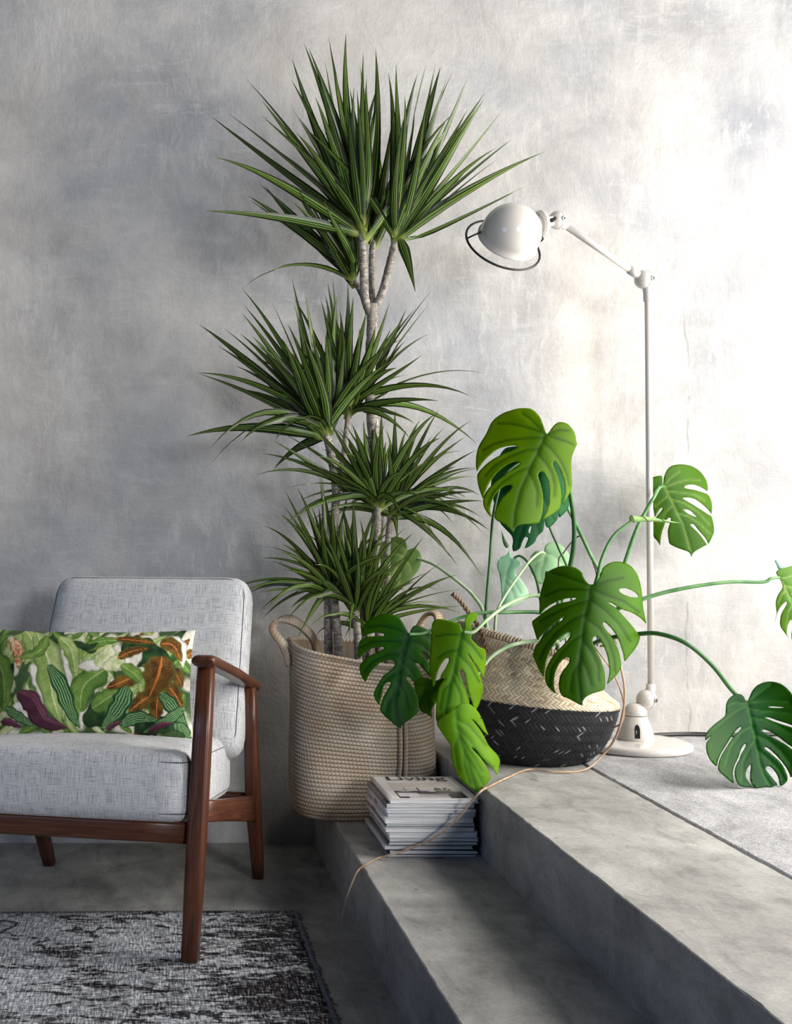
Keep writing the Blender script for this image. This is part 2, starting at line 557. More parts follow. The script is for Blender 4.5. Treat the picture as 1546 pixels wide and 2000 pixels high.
M['stem'] = m_stem('green_petiole', srgb(66, 118, 62), srgb(122, 168, 108))
M['stem_dark'] = m_stem('dark_petiole', srgb(40, 80, 36), srgb(66, 112, 58))
M['stem_pale'] = m_stem('pale_petiole', srgb(150, 186, 132), srgb(200, 216, 178))
M['root'] = m_stem('tan_root', srgb(150, 116, 88), srgb(196, 172, 146))
M['rope'] = m_stem('twisted_rope', srgb(112, 88, 66), srgb(176, 150, 122))
M['roll'] = m_stem('rolled_leaf', srgb(120, 160, 84), srgb(160, 192, 120))

# ------------------------------------------------------------------ the setting
def grid_slab(name, x0, x1, y0, y1, z0, z1, mat, nx, ny, jag=0.0, seed=1, jag_sides=('l',), **kw):
    """slab with slightly chipped long edges"""
    r = random.Random(seed)
    b = 0.003
    prof_base = [(x0, z0), (x0, z1 - b), (x0 + b * 0.35, z1 - b * 0.3), (x0 + b, z1)]
    for i in range(1, nx): prof_base.append((x0 + (x1 - x0) * i / nx, z1))
    prof_base += [(x1 - b, z1), (x1 - b * 0.35, z1 - b * 0.3), (x1, z1 - b), (x1, z0)]
    m = len(prof_base)
    v, f = [], []
    a1 = a2 = 0
    for j in range(ny + 1):
        y = y0 + (y1 - y0) * j / ny
        a1 = a1 * 0.7 + r.gauss(0, jag); a2 = a2 * 0.7 + r.gauss(0, jag)
        for i, (x, z) in enumerate(prof_base):
            dx = dz = 0
            if 'l' in jag_sides and 1 <= i <= 3: dx = abs(a1) * (1, .8, 1.2)[i - 1]; dz = -abs(a1) * (1.1, .8, .1)[i - 1]
            if 'r' in jag_sides and m - 4 <= i <= m - 2: dx = -abs(a2) * (1.2, .8, 1)[i - m + 4]; dz = -abs(a2) * (.1, .8, 1.1)[i - m + 4]
            v.append((x + dx, y, z + dz))
    for j in range(ny):
        for i in range(m - 1):
            f.append((j * m + i, j * m + i + 1, (j + 1) * m + i + 1, (j + 1) * m + i))
        f.append((j * m + m - 1, j * m, (j + 1) * m, (j + 1) * m + m - 1))
    f.append(tuple(range(m)))
    f.append(tuple(ny * m + i for i in range(m - 1, -1, -1)))
    o = mesh_obj(name, v, f, mat, smooth=False)
    bm = bmesh.new(); bm.from_mesh(o.data); bmesh.ops.recalc_face_normals(bm, faces=bm.faces); bm.to_mesh(o.data); bm.free()
    return tag(o, kind='structure', **kw)

v, f = box(-3.0, 0.46, -3.5, WALL, -0.12, 0.0)
tag(mesh_obj('floor', v, f, M['floor'], smooth=False), 'dark grey bare concrete floor under the armchair', 'floor', kind='structure')
grid_slab('floor_step', 0.45, 0.735, -1.2, WALL, -0.05, Z1, M['step'], 4, 300, 0.0006, 3, label='lower grey concrete step with the magazine stack on it', cat='step')
grid_slab('floor_platform_edge', 0.73, 1.048, -1.2, WALL, -0.05, Z2, M['step'], 4, 300, 0.0006, 5, ('l', 'r'), label='smooth grey concrete top step edging the raised floor', cat='step')
grid_slab('floor_platform', 1.0545, 3.2, -1.2, WALL, -0.05, Z2, M['rough'], 8, 300, 0.0009, 8, ('l',), label='rough grey raised floor under the lamp', cat='floor')
v, f = box(1.046, 1.057, -1.2, WALL, -0.05, Z2 - 0.012)
tag(mesh_obj('floor_joint', v, f, plain('joint_dirt', srgb(46, 44, 42), 0.9), smooth=False), 'dark joint line between the step edge and rough floor', 'joint', kind='structure')
v, f = box(-3.0, 3.2, WALL, WALL + 0.15, -0.12, 3.2)
tag(mesh_obj('wall_back', v, f, M['plaster'], smooth=False), 'grey polished plaster wall behind the plants', 'wall', kind='structure')
# right wall with the window that lights the room
mb = MB()
WY0, WY1, WZ0, WZ1, WX = 1.24, 3.36, 0.42, 2.64, 2.45
for b in ((WX, WX + .12, -1.2, WY0, Z2, 3.2), (WX, WX + .12, WY1, WALL, Z2, 3.2), (WX, WX + .12, WY0, WY1, Z2, WZ0), (WX, WX + .12, WY0, WY1, WZ1, 3.2)):
    v, f = box(*b); mb.add(v, f)
tag(mb.build('wall_right', M['plaster'], smooth=False), 'plaster wall with the window at the right', 'wall', kind='structure')
wn = tag(empty('window_1', (WX + .03, WY0, WZ0)), 'dark framed window in the right wall', 'window', kind='structure')
for nm, b in (('window_sill', (-.05, .03, 0.0, WY1 - WY0, -.02, .0)), ('window_jamb', (0, .06, 0, .05, 0, WZ1 - WZ0)), ('window_jamb', (0, .06, WY1 - WY0 - .05, WY1 - WY0, 0, WZ1 - WZ0)),
              ('window_head', (0, .06, .05, WY1 - WY0 - .05, WZ1 - WZ0 - .05, WZ1 - WZ0)), ('window_bar', (0.01, .05, 1.04, 1.08, 0, WZ1 - WZ0 - .05))):
    v, f = box(*b); mesh_obj(nm, v, f, M['frame'], wn, smooth=False)

# ------------------------------------------------------------------ rug
def make_rug():
    x0, x1, y0, y1 = -1.75, 0.324, 1.15, 2.94
    root = empty('area_rug', (x0, y0, 0), 0)
    nx, ny = 60, 60
    v, f = [], []
    r = random.Random(3)
    jx = [r.gauss(0, .0008) for _ in range(ny + 1)]; jy = [r.gauss(0, .0016) for _ in range(nx + 1)]
    def pt(i, j):
        x = x0 + (x1 - x0) * i / nx; y = y0 + (y1 - y0) * j / ny
        y += (x - x1) * 0.012 * (j / ny)
        if i == nx: x += jx[j]
        if j == ny: y += jy[i]
        return x - x0, y - y0
    for j in range(ny + 1):
        for i in range(nx + 1):
            x, y = pt(i, j)
            v.append((x, y, 0.0075 if 0 < i < nx and 0 < j < ny else 0.0055))
    n = len(v)
    for p in list(v): v.append((p[0], p[1], 0.0006))
    w = nx + 1
    for j in range(ny):
        for i in range(nx):
            a = j * w + i
            f.append((a, a + 1, a + 1 + w, a + w)); f.append((n + a, n + a + w, n + a + w + 1, n + a + 1))
    for i in range(nx):
        f.append((i + 1, i, n + i, n + i + 1)); a = ny * w + i; f.append((a, a + 1, n + a + 1, n + a))
    for j in range(ny):
        a = j * w; f.append((a, a + w, n + a + w, n + a)); a = j * w + nx; f.append((a + w, a, n + a, n + a + w))
    mesh_obj('pile', v, f, M['rug'], root)
    # overcast edge: short threads along the far and right edges
    mb = MB()
    for k in range(330):
        y = 0.2 + (y1 - y0 - 0.2) * k / 330 + r.gauss(0, .001)
        i = min(ny, int(y / (y1 - y0) * ny)); x = x1 - x0 + jx[i]
        t_ = tube([(x - .006, y, .0078), (x + .001, y + r.gauss(0, .001), .0072), (x + .006 + abs(r.gauss(0, .003)), y + r.gauss(0, .003), .0016)], .0011, 4)
        mb.add(*t_)
    for k in range(260):
        x = 0.95 + (x1 - x0 - .95) * k / 260 + r.gauss(0, .001)
        y = y1 - y0 + (x + x0 - x1) * 0.012
        t_ = tube([(x, y - .006, .0078), (x + r.gauss(0, .001), y + .001, .0072), (x + r.gauss(0, .003), y + .005 + abs(r.gauss(0, .003)), .0016)], .0011, 4)
        mb.add(*t_)
    tag(mb.build('edge_threads', M['fringe'], root), kind='stuff')
    tag(root, 'worn black and grey patterned rug under the armchair', 'rug')
make_rug()

# ------------------------------------------------------------------ armchair
CH_O, CH_R = Vector((-0.005, 3.30, 0.0)), R(-13)
def chair_world(u, v, z):
    c, s = math.cos(CH_R), math.sin(CH_R)
    return Vector((CH_O.x + c * u - s * v, CH_O.y + s * u + c * v, z))

def make_chair():
    root = empty('armchair', CH_O, CH_R)
    tag(root, 'mid-century armchair with pale grey linen cushions and walnut arms', 'armchair')
    W = M['wood']
    def bar(name, pts, secs, side, rad=.28):
        mb = MB(); mb.add(*sweep(pts, secs, side, rad)); return mb.build(name, W, root)
    L = lambda p, q, n: [Vector(p).lerp(Vector(q), i / n) for i in range(n + 1)]
    # right side (seen), left side slightly wider
    bar('front_leg', L((.236, -.674, .0085), (.256, -.598, .603), 4), [(.034, .036), (.037, .042), (.038, .046), (.036, .046), (.033, .042)], (1, 0, 0), .22)
    bar('front_leg', L((-.345, -.674, .0085), (-.338, -.598, .603), 4), [(.034, .036), (.037, .042), (.038, .046), (.036, .046), (.033, .042)], (1, 0, 0), .22)
    bar('rear_leg', [(.272, -.112, .497), (.2735, -.10, .40), (.275, -.085, .26), (.276, -.075, .20), (.276, -.03, .09), (.276, .004, .0005)], [(.028, .040), (.030, .046), (.032, .062), (.032, .066), (.030, .046), (.028, .034)], (1, 0, 0), .25)
    bar('rear_leg', [(-.332, -.112, .497), (-.325, -.10, .40), (-.31, -.085, .26), (-.30, -.075, .20), (-.285, -.03, .09), (-.276, .004, .0005)], [(.028, .040), (.030, .046), (.032, .062), (.032, .066), (.030, .046), (.028, .034)], (1, 0, 0), .25)
    for s, du in ((1, 0), (-1, -.078)):
        arm = catmull([(s * .257 + du, -.648, .607), (s * .258 + du, -.625, .612), (s * .261 + du, -.50, .588), (s * .265 + du, -.32, .552), (s * .268 + du, -.16, .516), (s * .270 + du, -.060, .495), (s * .270 + du, -.038, .489)], 5)
        n = len(arm)
        secs = []
        for i in range(n):
            t = i / (n - 1)
            w = .050 - .012 * t
            e = 1.0
            if i == 0: e = .45
            elif i == 1: e = .8
            if i == n - 1: e = .5
            secs.append((w * (e if e < 1 else 1), .0235 * (.75 if e < .6 else 1)))
        bar('armrest', arm, secs, (1, 0, 0), .46)
    bar('side_rail', L((.250, -.632, .303), (.275, -.09, .195), 4), [(.022, .044), (.022, .046), (.022, .05), (.022, .056), (.022, .064)], (1, 0, 0), .2)
    bar('side_rail', L((-.340, -.632, .303), (-.305, -.09, .195), 4), [(.022, .044), (.022, .046), (.022, .05), (.022, .056), (.022, .064)], (1, 0, 0), .2)
    bar('front_rail', L((-.342, -.636, .2585), (.240, -.636, .2585), 4), (.024, .044), (0, 1, 0), .25)
    bar('back_rail', L((-.30, -.075, .205), (.272, -.075, .205), 3), (.022, .05), (0, 1, 0), .25)
    for u in (-.12, .08):
        bar('back_post', L((u, -.07, .19), (u, .075, .62), 3), (.03, .018), (1, 0, 0), .3)
    bar('back_top_rail', L((-.22, .07, .60), (.20, .07, .60), 3), (.018, .05), (0, 1, 0), .3)
    # seat cushion
    v, f, uv = rbox(.530, .56, .148, .034, 16, (0.0, 0.008, .013))
    rx = Matrix.Rotation(R(-5.2), 3, 'X')
    v = [rx @ Vector(p) + Vector((-.038, -.378, .327)) for p in v]
    o = weld(mesh_obj('seat_cushion', v, f, M['linen'], root, uvs=uv))
    def loop(hx, hy, z, r, off, rot, n=8):
        pts = []
        for c, (sx, sy) in enumerate(((1, 1), (-1, 1), (-1, -1), (1, -1))):
            for k in range(n + 1):
                a = math.pi / 2 * c + math.pi / 2 * k / n
                pts.append(rot @ Vector((sx * (hx - r) + r * math.cos(a), sy * (hy - r) + r * math.sin(a), z)) + off)
        return pts
    for z in (.052, -.052):
        mb = MB(); mb.add(*tube(loop(.262, .278, z, .03, Vector((-.038, -.378, .327)), rx), .0013, 6, True)); mb.build('seam', M['seam'], o)
    # back cushion: leaning, wider at the bottom on the left
    v, f, uv = rbox(.53, .125, .455, .048, 16, (0, .014, 0))
    rb = Matrix.Rotation(R(-22), 3, 'X')
    off = Vector((-.002, -.083, .540))
    def shape(p):
        p = Vector(p)
        k = (0.23 - p.z) / .46
        if p.x < 0: p.x *= .90 + .16 * k
        return rb @ p + off
    o = weld(mesh_obj('back_cushion', [shape(p) for p in v], f, M['linen'], root, uvs=uv))
    ro = Matrix.Rotation(R(90), 3, 'X')
    for y in (-.048, .048):
        pts = [shape(ro @ q) for q in loop(.2525, .2150, -y, .046, Vector(), Matrix.Identity(3))]
        mb = MB(); mb.add(*tube(pts, .0011, 6, True)); mb.build('seam', M['seam'], o)
make_chair()

# ------------------------------------------------------------------ printed cushion
def paint_print():
    X0, X1, Y0, Y1, st = -150, 1060, 420, 1045, 4
    xs = np.arange(X0, X1 + 1, st); ys = np.arange(Y0, Y1 + 1, st)
    gx, gy = np.meshgrid(xs, ys)
    rr = np.random.RandomState(4)
    img = np.zeros(gx.shape + (3,)); img[:] = np.array([224, 217, 200])
    def smooth_noise(sc):
        w, h = int((X1 - X0) / sc) + 3, int((Y1 - Y0) / sc) + 3
        g = rr.rand(h, w)
        fx = (gx - X0) / sc; fy = (gy - Y0) / sc
        ix, iy = fx.astype(int), fy.astype(int); tx, ty = fx - ix, fy - iy
        tx = tx * tx * (3 - 2 * tx); ty = ty * ty * (3 - 2 * ty)
        return (g[iy, ix] * (1 - tx) + g[iy, ix + 1] * tx) * (1 - ty) + (g[iy + 1, ix] * (1 - tx) + g[iy + 1, ix + 1] * tx) * ty
    nz = smooth_noise(34); nf = smooth_noise(11); nb = smooth_noise(80)
    def put(mask, col):
        m = np.clip(mask, 0, 1)[..., None]
        img[:] = img * (1 - m) + col * m
    def leaf(pts, w, style, wave=0.10):
        pts = catmull([Vector((a, b, 0)) for a, b in pts], 10)
        A = np.array([(p.x, p.y) for p in pts])
        best = np.full(gx.shape, 1e9); tt = np.zeros(gx.shape); sd = np.zeros(gx.shape)
        m = len(A) - 1
        for i in range(m):
            a, b = A[i], A[i + 1]; d = b - a; L2 = max((d ** 2).sum(), 1e-6)
            s = np.clip(((gx - a[0]) * d[0] + (gy - a[1]) * d[1]) / L2, 0, 1)
            qx, qy = gx - a[0] - s * d[0], gy - a[1] - s * d[1]
            ds = np.hypot(qx, qy); k = ds < best
            best[k] = ds[k]; tt[k] = ((i + s) / m)[k]; sd[k] = (np.sign(d[0] * qy - d[1] * qx) * ds)[k]
        width = w * np.sin(np.pi * np.clip(tt, 0, 1) ** 0.75) ** 0.7 * (1 + wave * np.sin(tt * 23 + w))
        width = np.maximum(width, 1.0)
        q = sd / width; aq = np.abs(q)
        mask = np.clip((1.0 - aq) * width / 5 + .5, 0, 1)
        L = np.hypot(*(A[-1] - A[0]))
        rib = np.abs(((tt * L / 17 + aq * w / 24) % 1) - .5) * 2      # slanting side ribs
        lon = np.abs(((q * 3.2) % 1) - .5) * 2                          # lengthwise stripes
        c = np.zeros(gx.shape + (3,))
        def lerp(c0, c1, k): return np.array(c0) * (1 - k[..., None]) + np.array(c1) * k[..., None]
        if style == 'banana':
            c = lerp((112, 146, 62), (196, 206, 142), np.clip(.35 + .4 * nz + .25 * rib - .3 * (q > 0), 0, 1))
            c = lerp((225, 230, 190), c.reshape(-1, 3).reshape(c.shape), np.clip(aq / .06, 0, 1)) if False else np.where((aq < .06)[..., None], np.array((214, 222, 170)), c)
        elif style == 'green':
            c = lerp((64, 104, 42), (140, 170, 80), np.clip(.25 + .5 * nz + .25 * rib - .25 * (q > 0), 0, 1))
            c = np.where((aq < .05)[..., None], np.array((176, 194, 120)), c)
        elif style == 'pale':
            c = lerp((140, 164, 92), (226, 224, 186), np.clip(.2 + .8 * nz + .2 * (q > 0), 0, 1))
        elif style == 'stripe':
            k = np.clip((lon - .55) * 5, 0, 1)
            c = lerp((30, 84, 48), (168, 196, 132), k * .9)
            c = lerp((16, 60, 36), (1, 1, 1), np.zeros(gx.shape)) * np.clip((aq - .82) * 6, 0, 1)[..., None] + c * (1 - np.clip((aq - .82) * 6, 0, 1)[..., None])
        elif style == 'croton':
            c = lerp((66, 44, 22), (120, 92, 34), np.clip(nz * 1.2 - .1, 0, 1))
            e = np.clip((aq - .72) * 4, 0, 1)[..., None]; c = c * (1 - e) + np.array((138, 134, 52)) * e
            vv = np.clip((rib - .86) * 8, 0, 1) * (aq < .8) * .8; c = lerp((0, 0, 0), (204, 112, 50), vv) + c * (1 - vv[..., None])
            c = np.where((aq < .08)[..., None], np.array((214, 124, 60)), c)
        elif style == 'purple':
            c = lerp((64, 30, 46), (132, 82, 96), np.clip(.15 + .5 * lon * nz + .4 * (q < -.2), 0, 1))
        elif style == 'dark':
            c = lerp((22, 44, 26), (60, 92, 46), nz)
        elif style == 'white':
            c = lerp((214, 206, 190), (244, 240, 230), nz)
        elif style == 'orange':
            c = lerp((186, 96, 60), (226, 190, 150), np.clip(nf * 1.4, 0, 1))
        sh = 1 - .30 * np.clip((aq - .65) / .35, 0, 1)                    # drawn outline of each leaf
        put(mask * (mask > 0), c * sh[..., None])
    # gaps between the leaves are dark undergrowth in places
    put(np.clip((nb - .40) * 6, 0, 1) * .9, np.array((52, 78, 40)))
    for k in range(110):
        x, y = rr.uniform(X0, X1), rr.uniform(Y0, Y1); a = rr.uniform(-2.6, -.5); L = rr.uniform(80, 190)
        c = ('green', 'banana', 'dark', 'green', 'croton' if x > 600 else 'pale', 'banana')[rr.randint(6)]
        leaf([(x, y), (x + L * .5 * math.cos(a) + rr.uniform(-20, 20), y + L * .5 * math.sin(a)), (x + L * math.cos(a), y + L * math.sin(a))], rr.uniform(16, 38), c, .05)
    for a in (([(-60, 640), (20, 520), (60, 440)], 60, 'banana'), ([(-140, 560), (-60, 700), (-40, 900)], 70, 'green'), ([(-20, 480), (30, 560), (40, 660)], 38, 'orange'),
              ([(120, 640), (190, 760), (220, 860)], 44, 'white'), ([(20, 860), (110, 900), (160, 960)], 46, 'white'), ([(300, 470), (335, 600), (350, 760)], 42, 'white'),
              ([(640, 520), (760, 560), (960, 640)], 90, 'dark'), ([(560, 640), (700, 620), (760, 560)], 40, 'white'), ([(900, 470), (985, 530), (1010, 640)], 40, 'white'),
              ([(430, 960), (560, 900), (700, 960)], 70, 'dark'), ([(720, 1000), (840, 960), (960, 980)], 60, 'dark'),
              ([(60, 420), (120, 520), (80, 640)], 58, 'banana'), ([(130, 440), (220, 620), (250, 800), (300, 960)], 84, 'banana'), ([(270, 470), (350, 560), (390, 740)], 46, 'banana'),
              ([(200, 460), (160, 560), (30, 600)], 34, 'green'), ([(410, 900), (430, 760), (530, 680), (560, 660)], 70, 'green'), ([(480, 880), (560, 830), (640, 780)], 56, 'green'),
              ([(430, 560), (520, 500), (640, 490)], 34, 'green'), ([(360, 500), (440, 540), (500, 510)], 22, 'dark'),
              ([(400, 650), (500, 640), (600, 620)], 34, 'white'), ([(490, 640), (560, 590), (570, 520)], 54, 'pale'), ([(540, 660), (620, 620), (640, 560)], 44, 'pale'),
              ([(600, 480), (720, 490), (830, 510)], 26, 'croton'), ([(860, 510), (940, 520), (1000, 610)], 44, 'croton'), ([(620, 600), (700, 560), (800, 540)], 30, 'croton'),
              ([(760, 680), (660, 730), (560, 770)], 44, 'croton'), ([(640, 640), (720, 690), (760, 740)], 40, 'green'),
              ([(840, 790), (760, 840), (690, 900)], 48, 'croton'), ([(860, 810), (850, 870), (850, 940)], 48, 'croton'), ([(900, 730), (960, 790), (1010, 870)], 44, 'croton'), ([(950, 650), (980, 700), (1010, 750)], 42, 'croton'),
              ([(880, 585), (860, 690), (806, 818)], 100, 'croton'),
              ([(870, 790), (960, 880), (1045, 1030)], 44, 'stripe'), ([(640, 970), (740, 925), (860, 940)], 38, 'stripe'), ([(220, 640), (300, 760), (350, 880), (410, 990)], 46, 'stripe'),
              ([(680, 760), (640, 860), (530, 1000)], 56, 'stripe'), ([(1020, 860), (920, 930), (770, 1010)], 30, 'stripe'), ([(-40, 870), (60, 930), (160, 985)], 28, 'stripe'), ([(940, 960), (1010, 980), (1045, 1040)], 30, 'stripe'),
              ([(40, 795), (130, 850), (200, 950), (340, 990)], 58, 'purple'), ([(560, 1000), (600, 970), (650, 950)], 16, 'purple'), ([(800, 1005), (860, 970), (950, 945)], 18, 'purple'), ([(-60, 950), (0, 955), (70, 985)], 22, 'purple')):
        leaf(*a)
    img *= (0.93 + .14 * nf)[..., None]
    c = np.clip(img / 255, 0, 1)
    lin = np.where(c <= .04045, c / 12.92, ((c + .055) / 1.055) ** 2.4)
    return lin

def make_pillow():
    img = paint_print()
    h, w, _ = img.shape
    Wd, Ht, Th = .485, .262, .115
    root = empty('throw_pillow', chair_world(-.068, -.335, .40), CH_R + R(9))
    tag(root, 'lumbar cushion printed with green and brown tropical leaves on the armchair', 'cushion')
    v, cols = [], []
    for j in range(h):
        for i in range(w):
            s, t = i / (w - 1) * 2 - 1, 1 - j / (h - 1) * 2
            pin = 1 - .055 * (1 - abs(s) ** 2.5) * abs(t) ** 3
            pin2 = 1 - .045 * (1 - abs(t) ** 2.0) * abs(s) ** 3
            x = s * Wd / 2 * pin2; z = t * Ht / 2 * pin
            d = Th / 2 * ((max(0, 1 - abs(s) ** 3.0)) ** .5) * ((max(0, 1 - abs(t) ** 2.6)) ** .55)
            d += .003 * math.sin(s * 7 + t * 3) * (1 - s * s) * (1 - t * t)
            v.append((x, -d, z)); cols.append((*img[j, i], 1))
    n = len(v)
    f = [(j * w + i, (j + 1) * w + i, (j + 1) * w + i + 1, j * w + i + 1) for j in range(h - 1) for i in range(w - 1)]
    rot = Matrix.Rotation(R(-15), 3, 'X')
    up = Vector((0, 0, Ht / 2 - .012))
    mesh_obj('printed_front', [rot @ Vector(p) + up for p in v], f, M['print'], root, cols=cols)
    # plain back panel, coarser
    vb, fb = [], []
    nx, ny = 30, 16
    for j in range(ny + 1):
        for i in range(nx + 1):
            s, t = i / nx * 2 - 1, j / ny * 2 - 1
            pin = 1 - .055 * (1 - abs(s) ** 2.5) * abs(t) ** 3; pin2 = 1 - .045 * (1 - abs(t) ** 2.0) * abs(s) ** 3
            d = Th / 2 * ((max(0, 1 - abs(s) ** 3.0)) ** .5) * ((max(0, 1 - abs(t) ** 2.6)) ** .55)
            vb.append(rot @ Vector((s * Wd / 2 * pin2, d * .8, t * Ht / 2 * pin)) + up)
    for j in range(ny):
        for i in range(nx): fb.append((j * (nx + 1) + i, (j + 1) * (nx + 1) + i, (j + 1) * (nx + 1) + i + 1, j * (nx + 1) + i + 1)[::-1])
    mesh_obj('back_panel', vb, fb, plain('cream_cotton', srgb(214, 206, 190), .9), root)
make_pillow()

# ------------------------------------------------------------------ jute bag
BAGX, BAGY, BAGA, BAGB, BAGH = 0.539, 3.335, 0.182, 0.152, 0.422
def bag_pt(w, k, extra=0.0):
    """w angle, k height 0..1"""
    e = 2.0 / 3.4
    c, s = math.cos(w), math.sin(w)
    a = BAGA * (1 - .012 * (1 - k) ** 2 - .05 * max(0, .06 - k) / .06 + .012 * math.sin(k * 7)) 
    b = BAGB * (1 - .01 * (1 - k) - .07 * max(0, .06 - k) / .06 + .02 * math.sin(k * 5 + 1))
    x = a * math.copysign(abs(c) ** e, c); y = b * math.copysign(abs(s) ** e, s)
    ang = w % (2 * math.pi)
    # soft dents in the front and near the seam
    fr = max(0, -s)
    y += fr * (.010 * math.sin(k * 8 + x * 14) + .016 * math.exp(-((x - .078) / .022) ** 2) * math.exp(-((k - .28) / .30) ** 2))
    n = Vector((c * BAGB, s * BAGA, 0)).normalized()
    z = k * BAGH - .020 * math.exp(-((x - .06) / .12) ** 2) * fr * k + .012 * (-c) * k - .016 * fr * k
    return Vector((x, y, z)) + n * extra

def make_bag():
    root = empty('jute_basket', (BAGX, BAGY, Z1 + .001))
    tag(root, 'tall natural braided jute bag holding the dracaena', 'basket')
    N, rows = 120, 40
    cross = [(-1.0, 0.0), (-.7, .65), (0, 1.0), (.7, .65), (1.0, 0.0)]
    for r in range(rows):
        k0, k1 = r / rows, (r + 1) / rows
        v, f, uv = [], [], []
        L = 0; prev = None
        for i in range(N + 1):
            w = 2 * math.pi * i / N
            mid = bag_pt(w, (k0 + k1) / 2)
            if prev is not None: L += (mid - prev).length
            prev = mid
            for (q, h) in cross:
                kk = (k0 + k1) / 2 + q * (k1 - k0) * .53
                v.append(bag_pt(w, max(kk, 0.0), .0030 * h - .001)); uv.append((L + r * .0037, q))
        m = len(cross)
        for i in range(N):
            for j in range(m - 1): f.append((i * m + j, (i + 1) * m + j, (i + 1) * m + j + 1, i * m + j + 1))
        mesh_obj('braid_row', v, f, M['jute'], root, uvs=uv)
    # inside of the bag and its base
    v, f, uv = [], [], []
    ks = [0, .25, .5, .75, 1.0]
    for k in ks:
        for i in range(60):
            v.append(bag_pt(2 * math.pi * i / 60, k, -.006)); uv.append((i / 60 * 1.1, (k * 40) % 2 - 1))
    for j in range(len(ks) - 1):
        for i in range(60): f.append((j * 60 + i, (j + 1) * 60 + i, (j + 1) * 60 + (i + 1) % 60, j * 60 + (i + 1) % 60))
    f.append(tuple(range(60)))
    mesh_obj('lining', v, f, M['jute'], root, uvs=uv)
    mb = MB(); mb.add(*tube([bag_pt(2 * math.pi * i / 90, 1.0, -.001) for i in range(90)], .0062, 8, True))
    mb.uv = [(b * 1.0, a * 2 - 1) for a, b in mb.uv]
    mb.build('rim', M['jute'], root)
    # vertical seam in front
    pts = [bag_pt(R(270) + .0, k, .0) for k in np.linspace(.02, .62, 16)]
    for dx in (.074, .088):
        path = []
        for k in np.linspace(.015, .66, 20):
            best = min((bag_pt(R(270 + a / 2), k, .004) for a in range(-10, 160)), key=lambda p: abs(p.x - dx))
            path.append(best)
        v, f, uv = tube(path, .0058, 8); mb = MB(); mb.add(v, f, [(b, abs(a * 2 - 1) * 2 - 1) for a, b in uv]); mb.build('seam_cord', M['jute'], root)
    # handles: flat loops
    def handle(pts, wdt, side):
        p = catmull(pts, 6)
        mb = MB(); v, f, uv = sweep(p, (wdt, .012), side, .45); mb.add(v, f, [(b, max(-1, min(1, a / wdt * 2))) for a, b in uv])
        mb.build('handle', M['jute'], root)
    O = Vector((BAGX, BAGY, Z1))
    loc = lambda px, py, Y: P(px, py, Y) - O
    handle([loc(566, 1300, 3.30), loc(553, 1262, 3.29), loc(533, 1232, 3.29), loc(542, 1215, 3.30), loc(566, 1211, 3.32), loc(590, 1224, 3.36), loc(612, 1250, 3.40), loc(620, 1285, 3.42)], .027, (.62, .7, .25))
    handle([loc(812, 1262, 3.46), loc(818, 1225, 3.47), loc(835, 1200, 3.47), loc(853, 1201, 3.44), loc(857, 1225, 3.40), loc(850, 1262, 3.36)], .027, (.62, .7, .25))
    v, f, uv = lathe([(.0001, .27), (.08, .272), (.135, .268)], 40)
    v = [Vector((p.x * 1.12, p.y * .98, p.z + rng.gauss(0, .002))) for p in v]
    mesh_obj('soil', v, f, M['soil'], root)
make_bag()

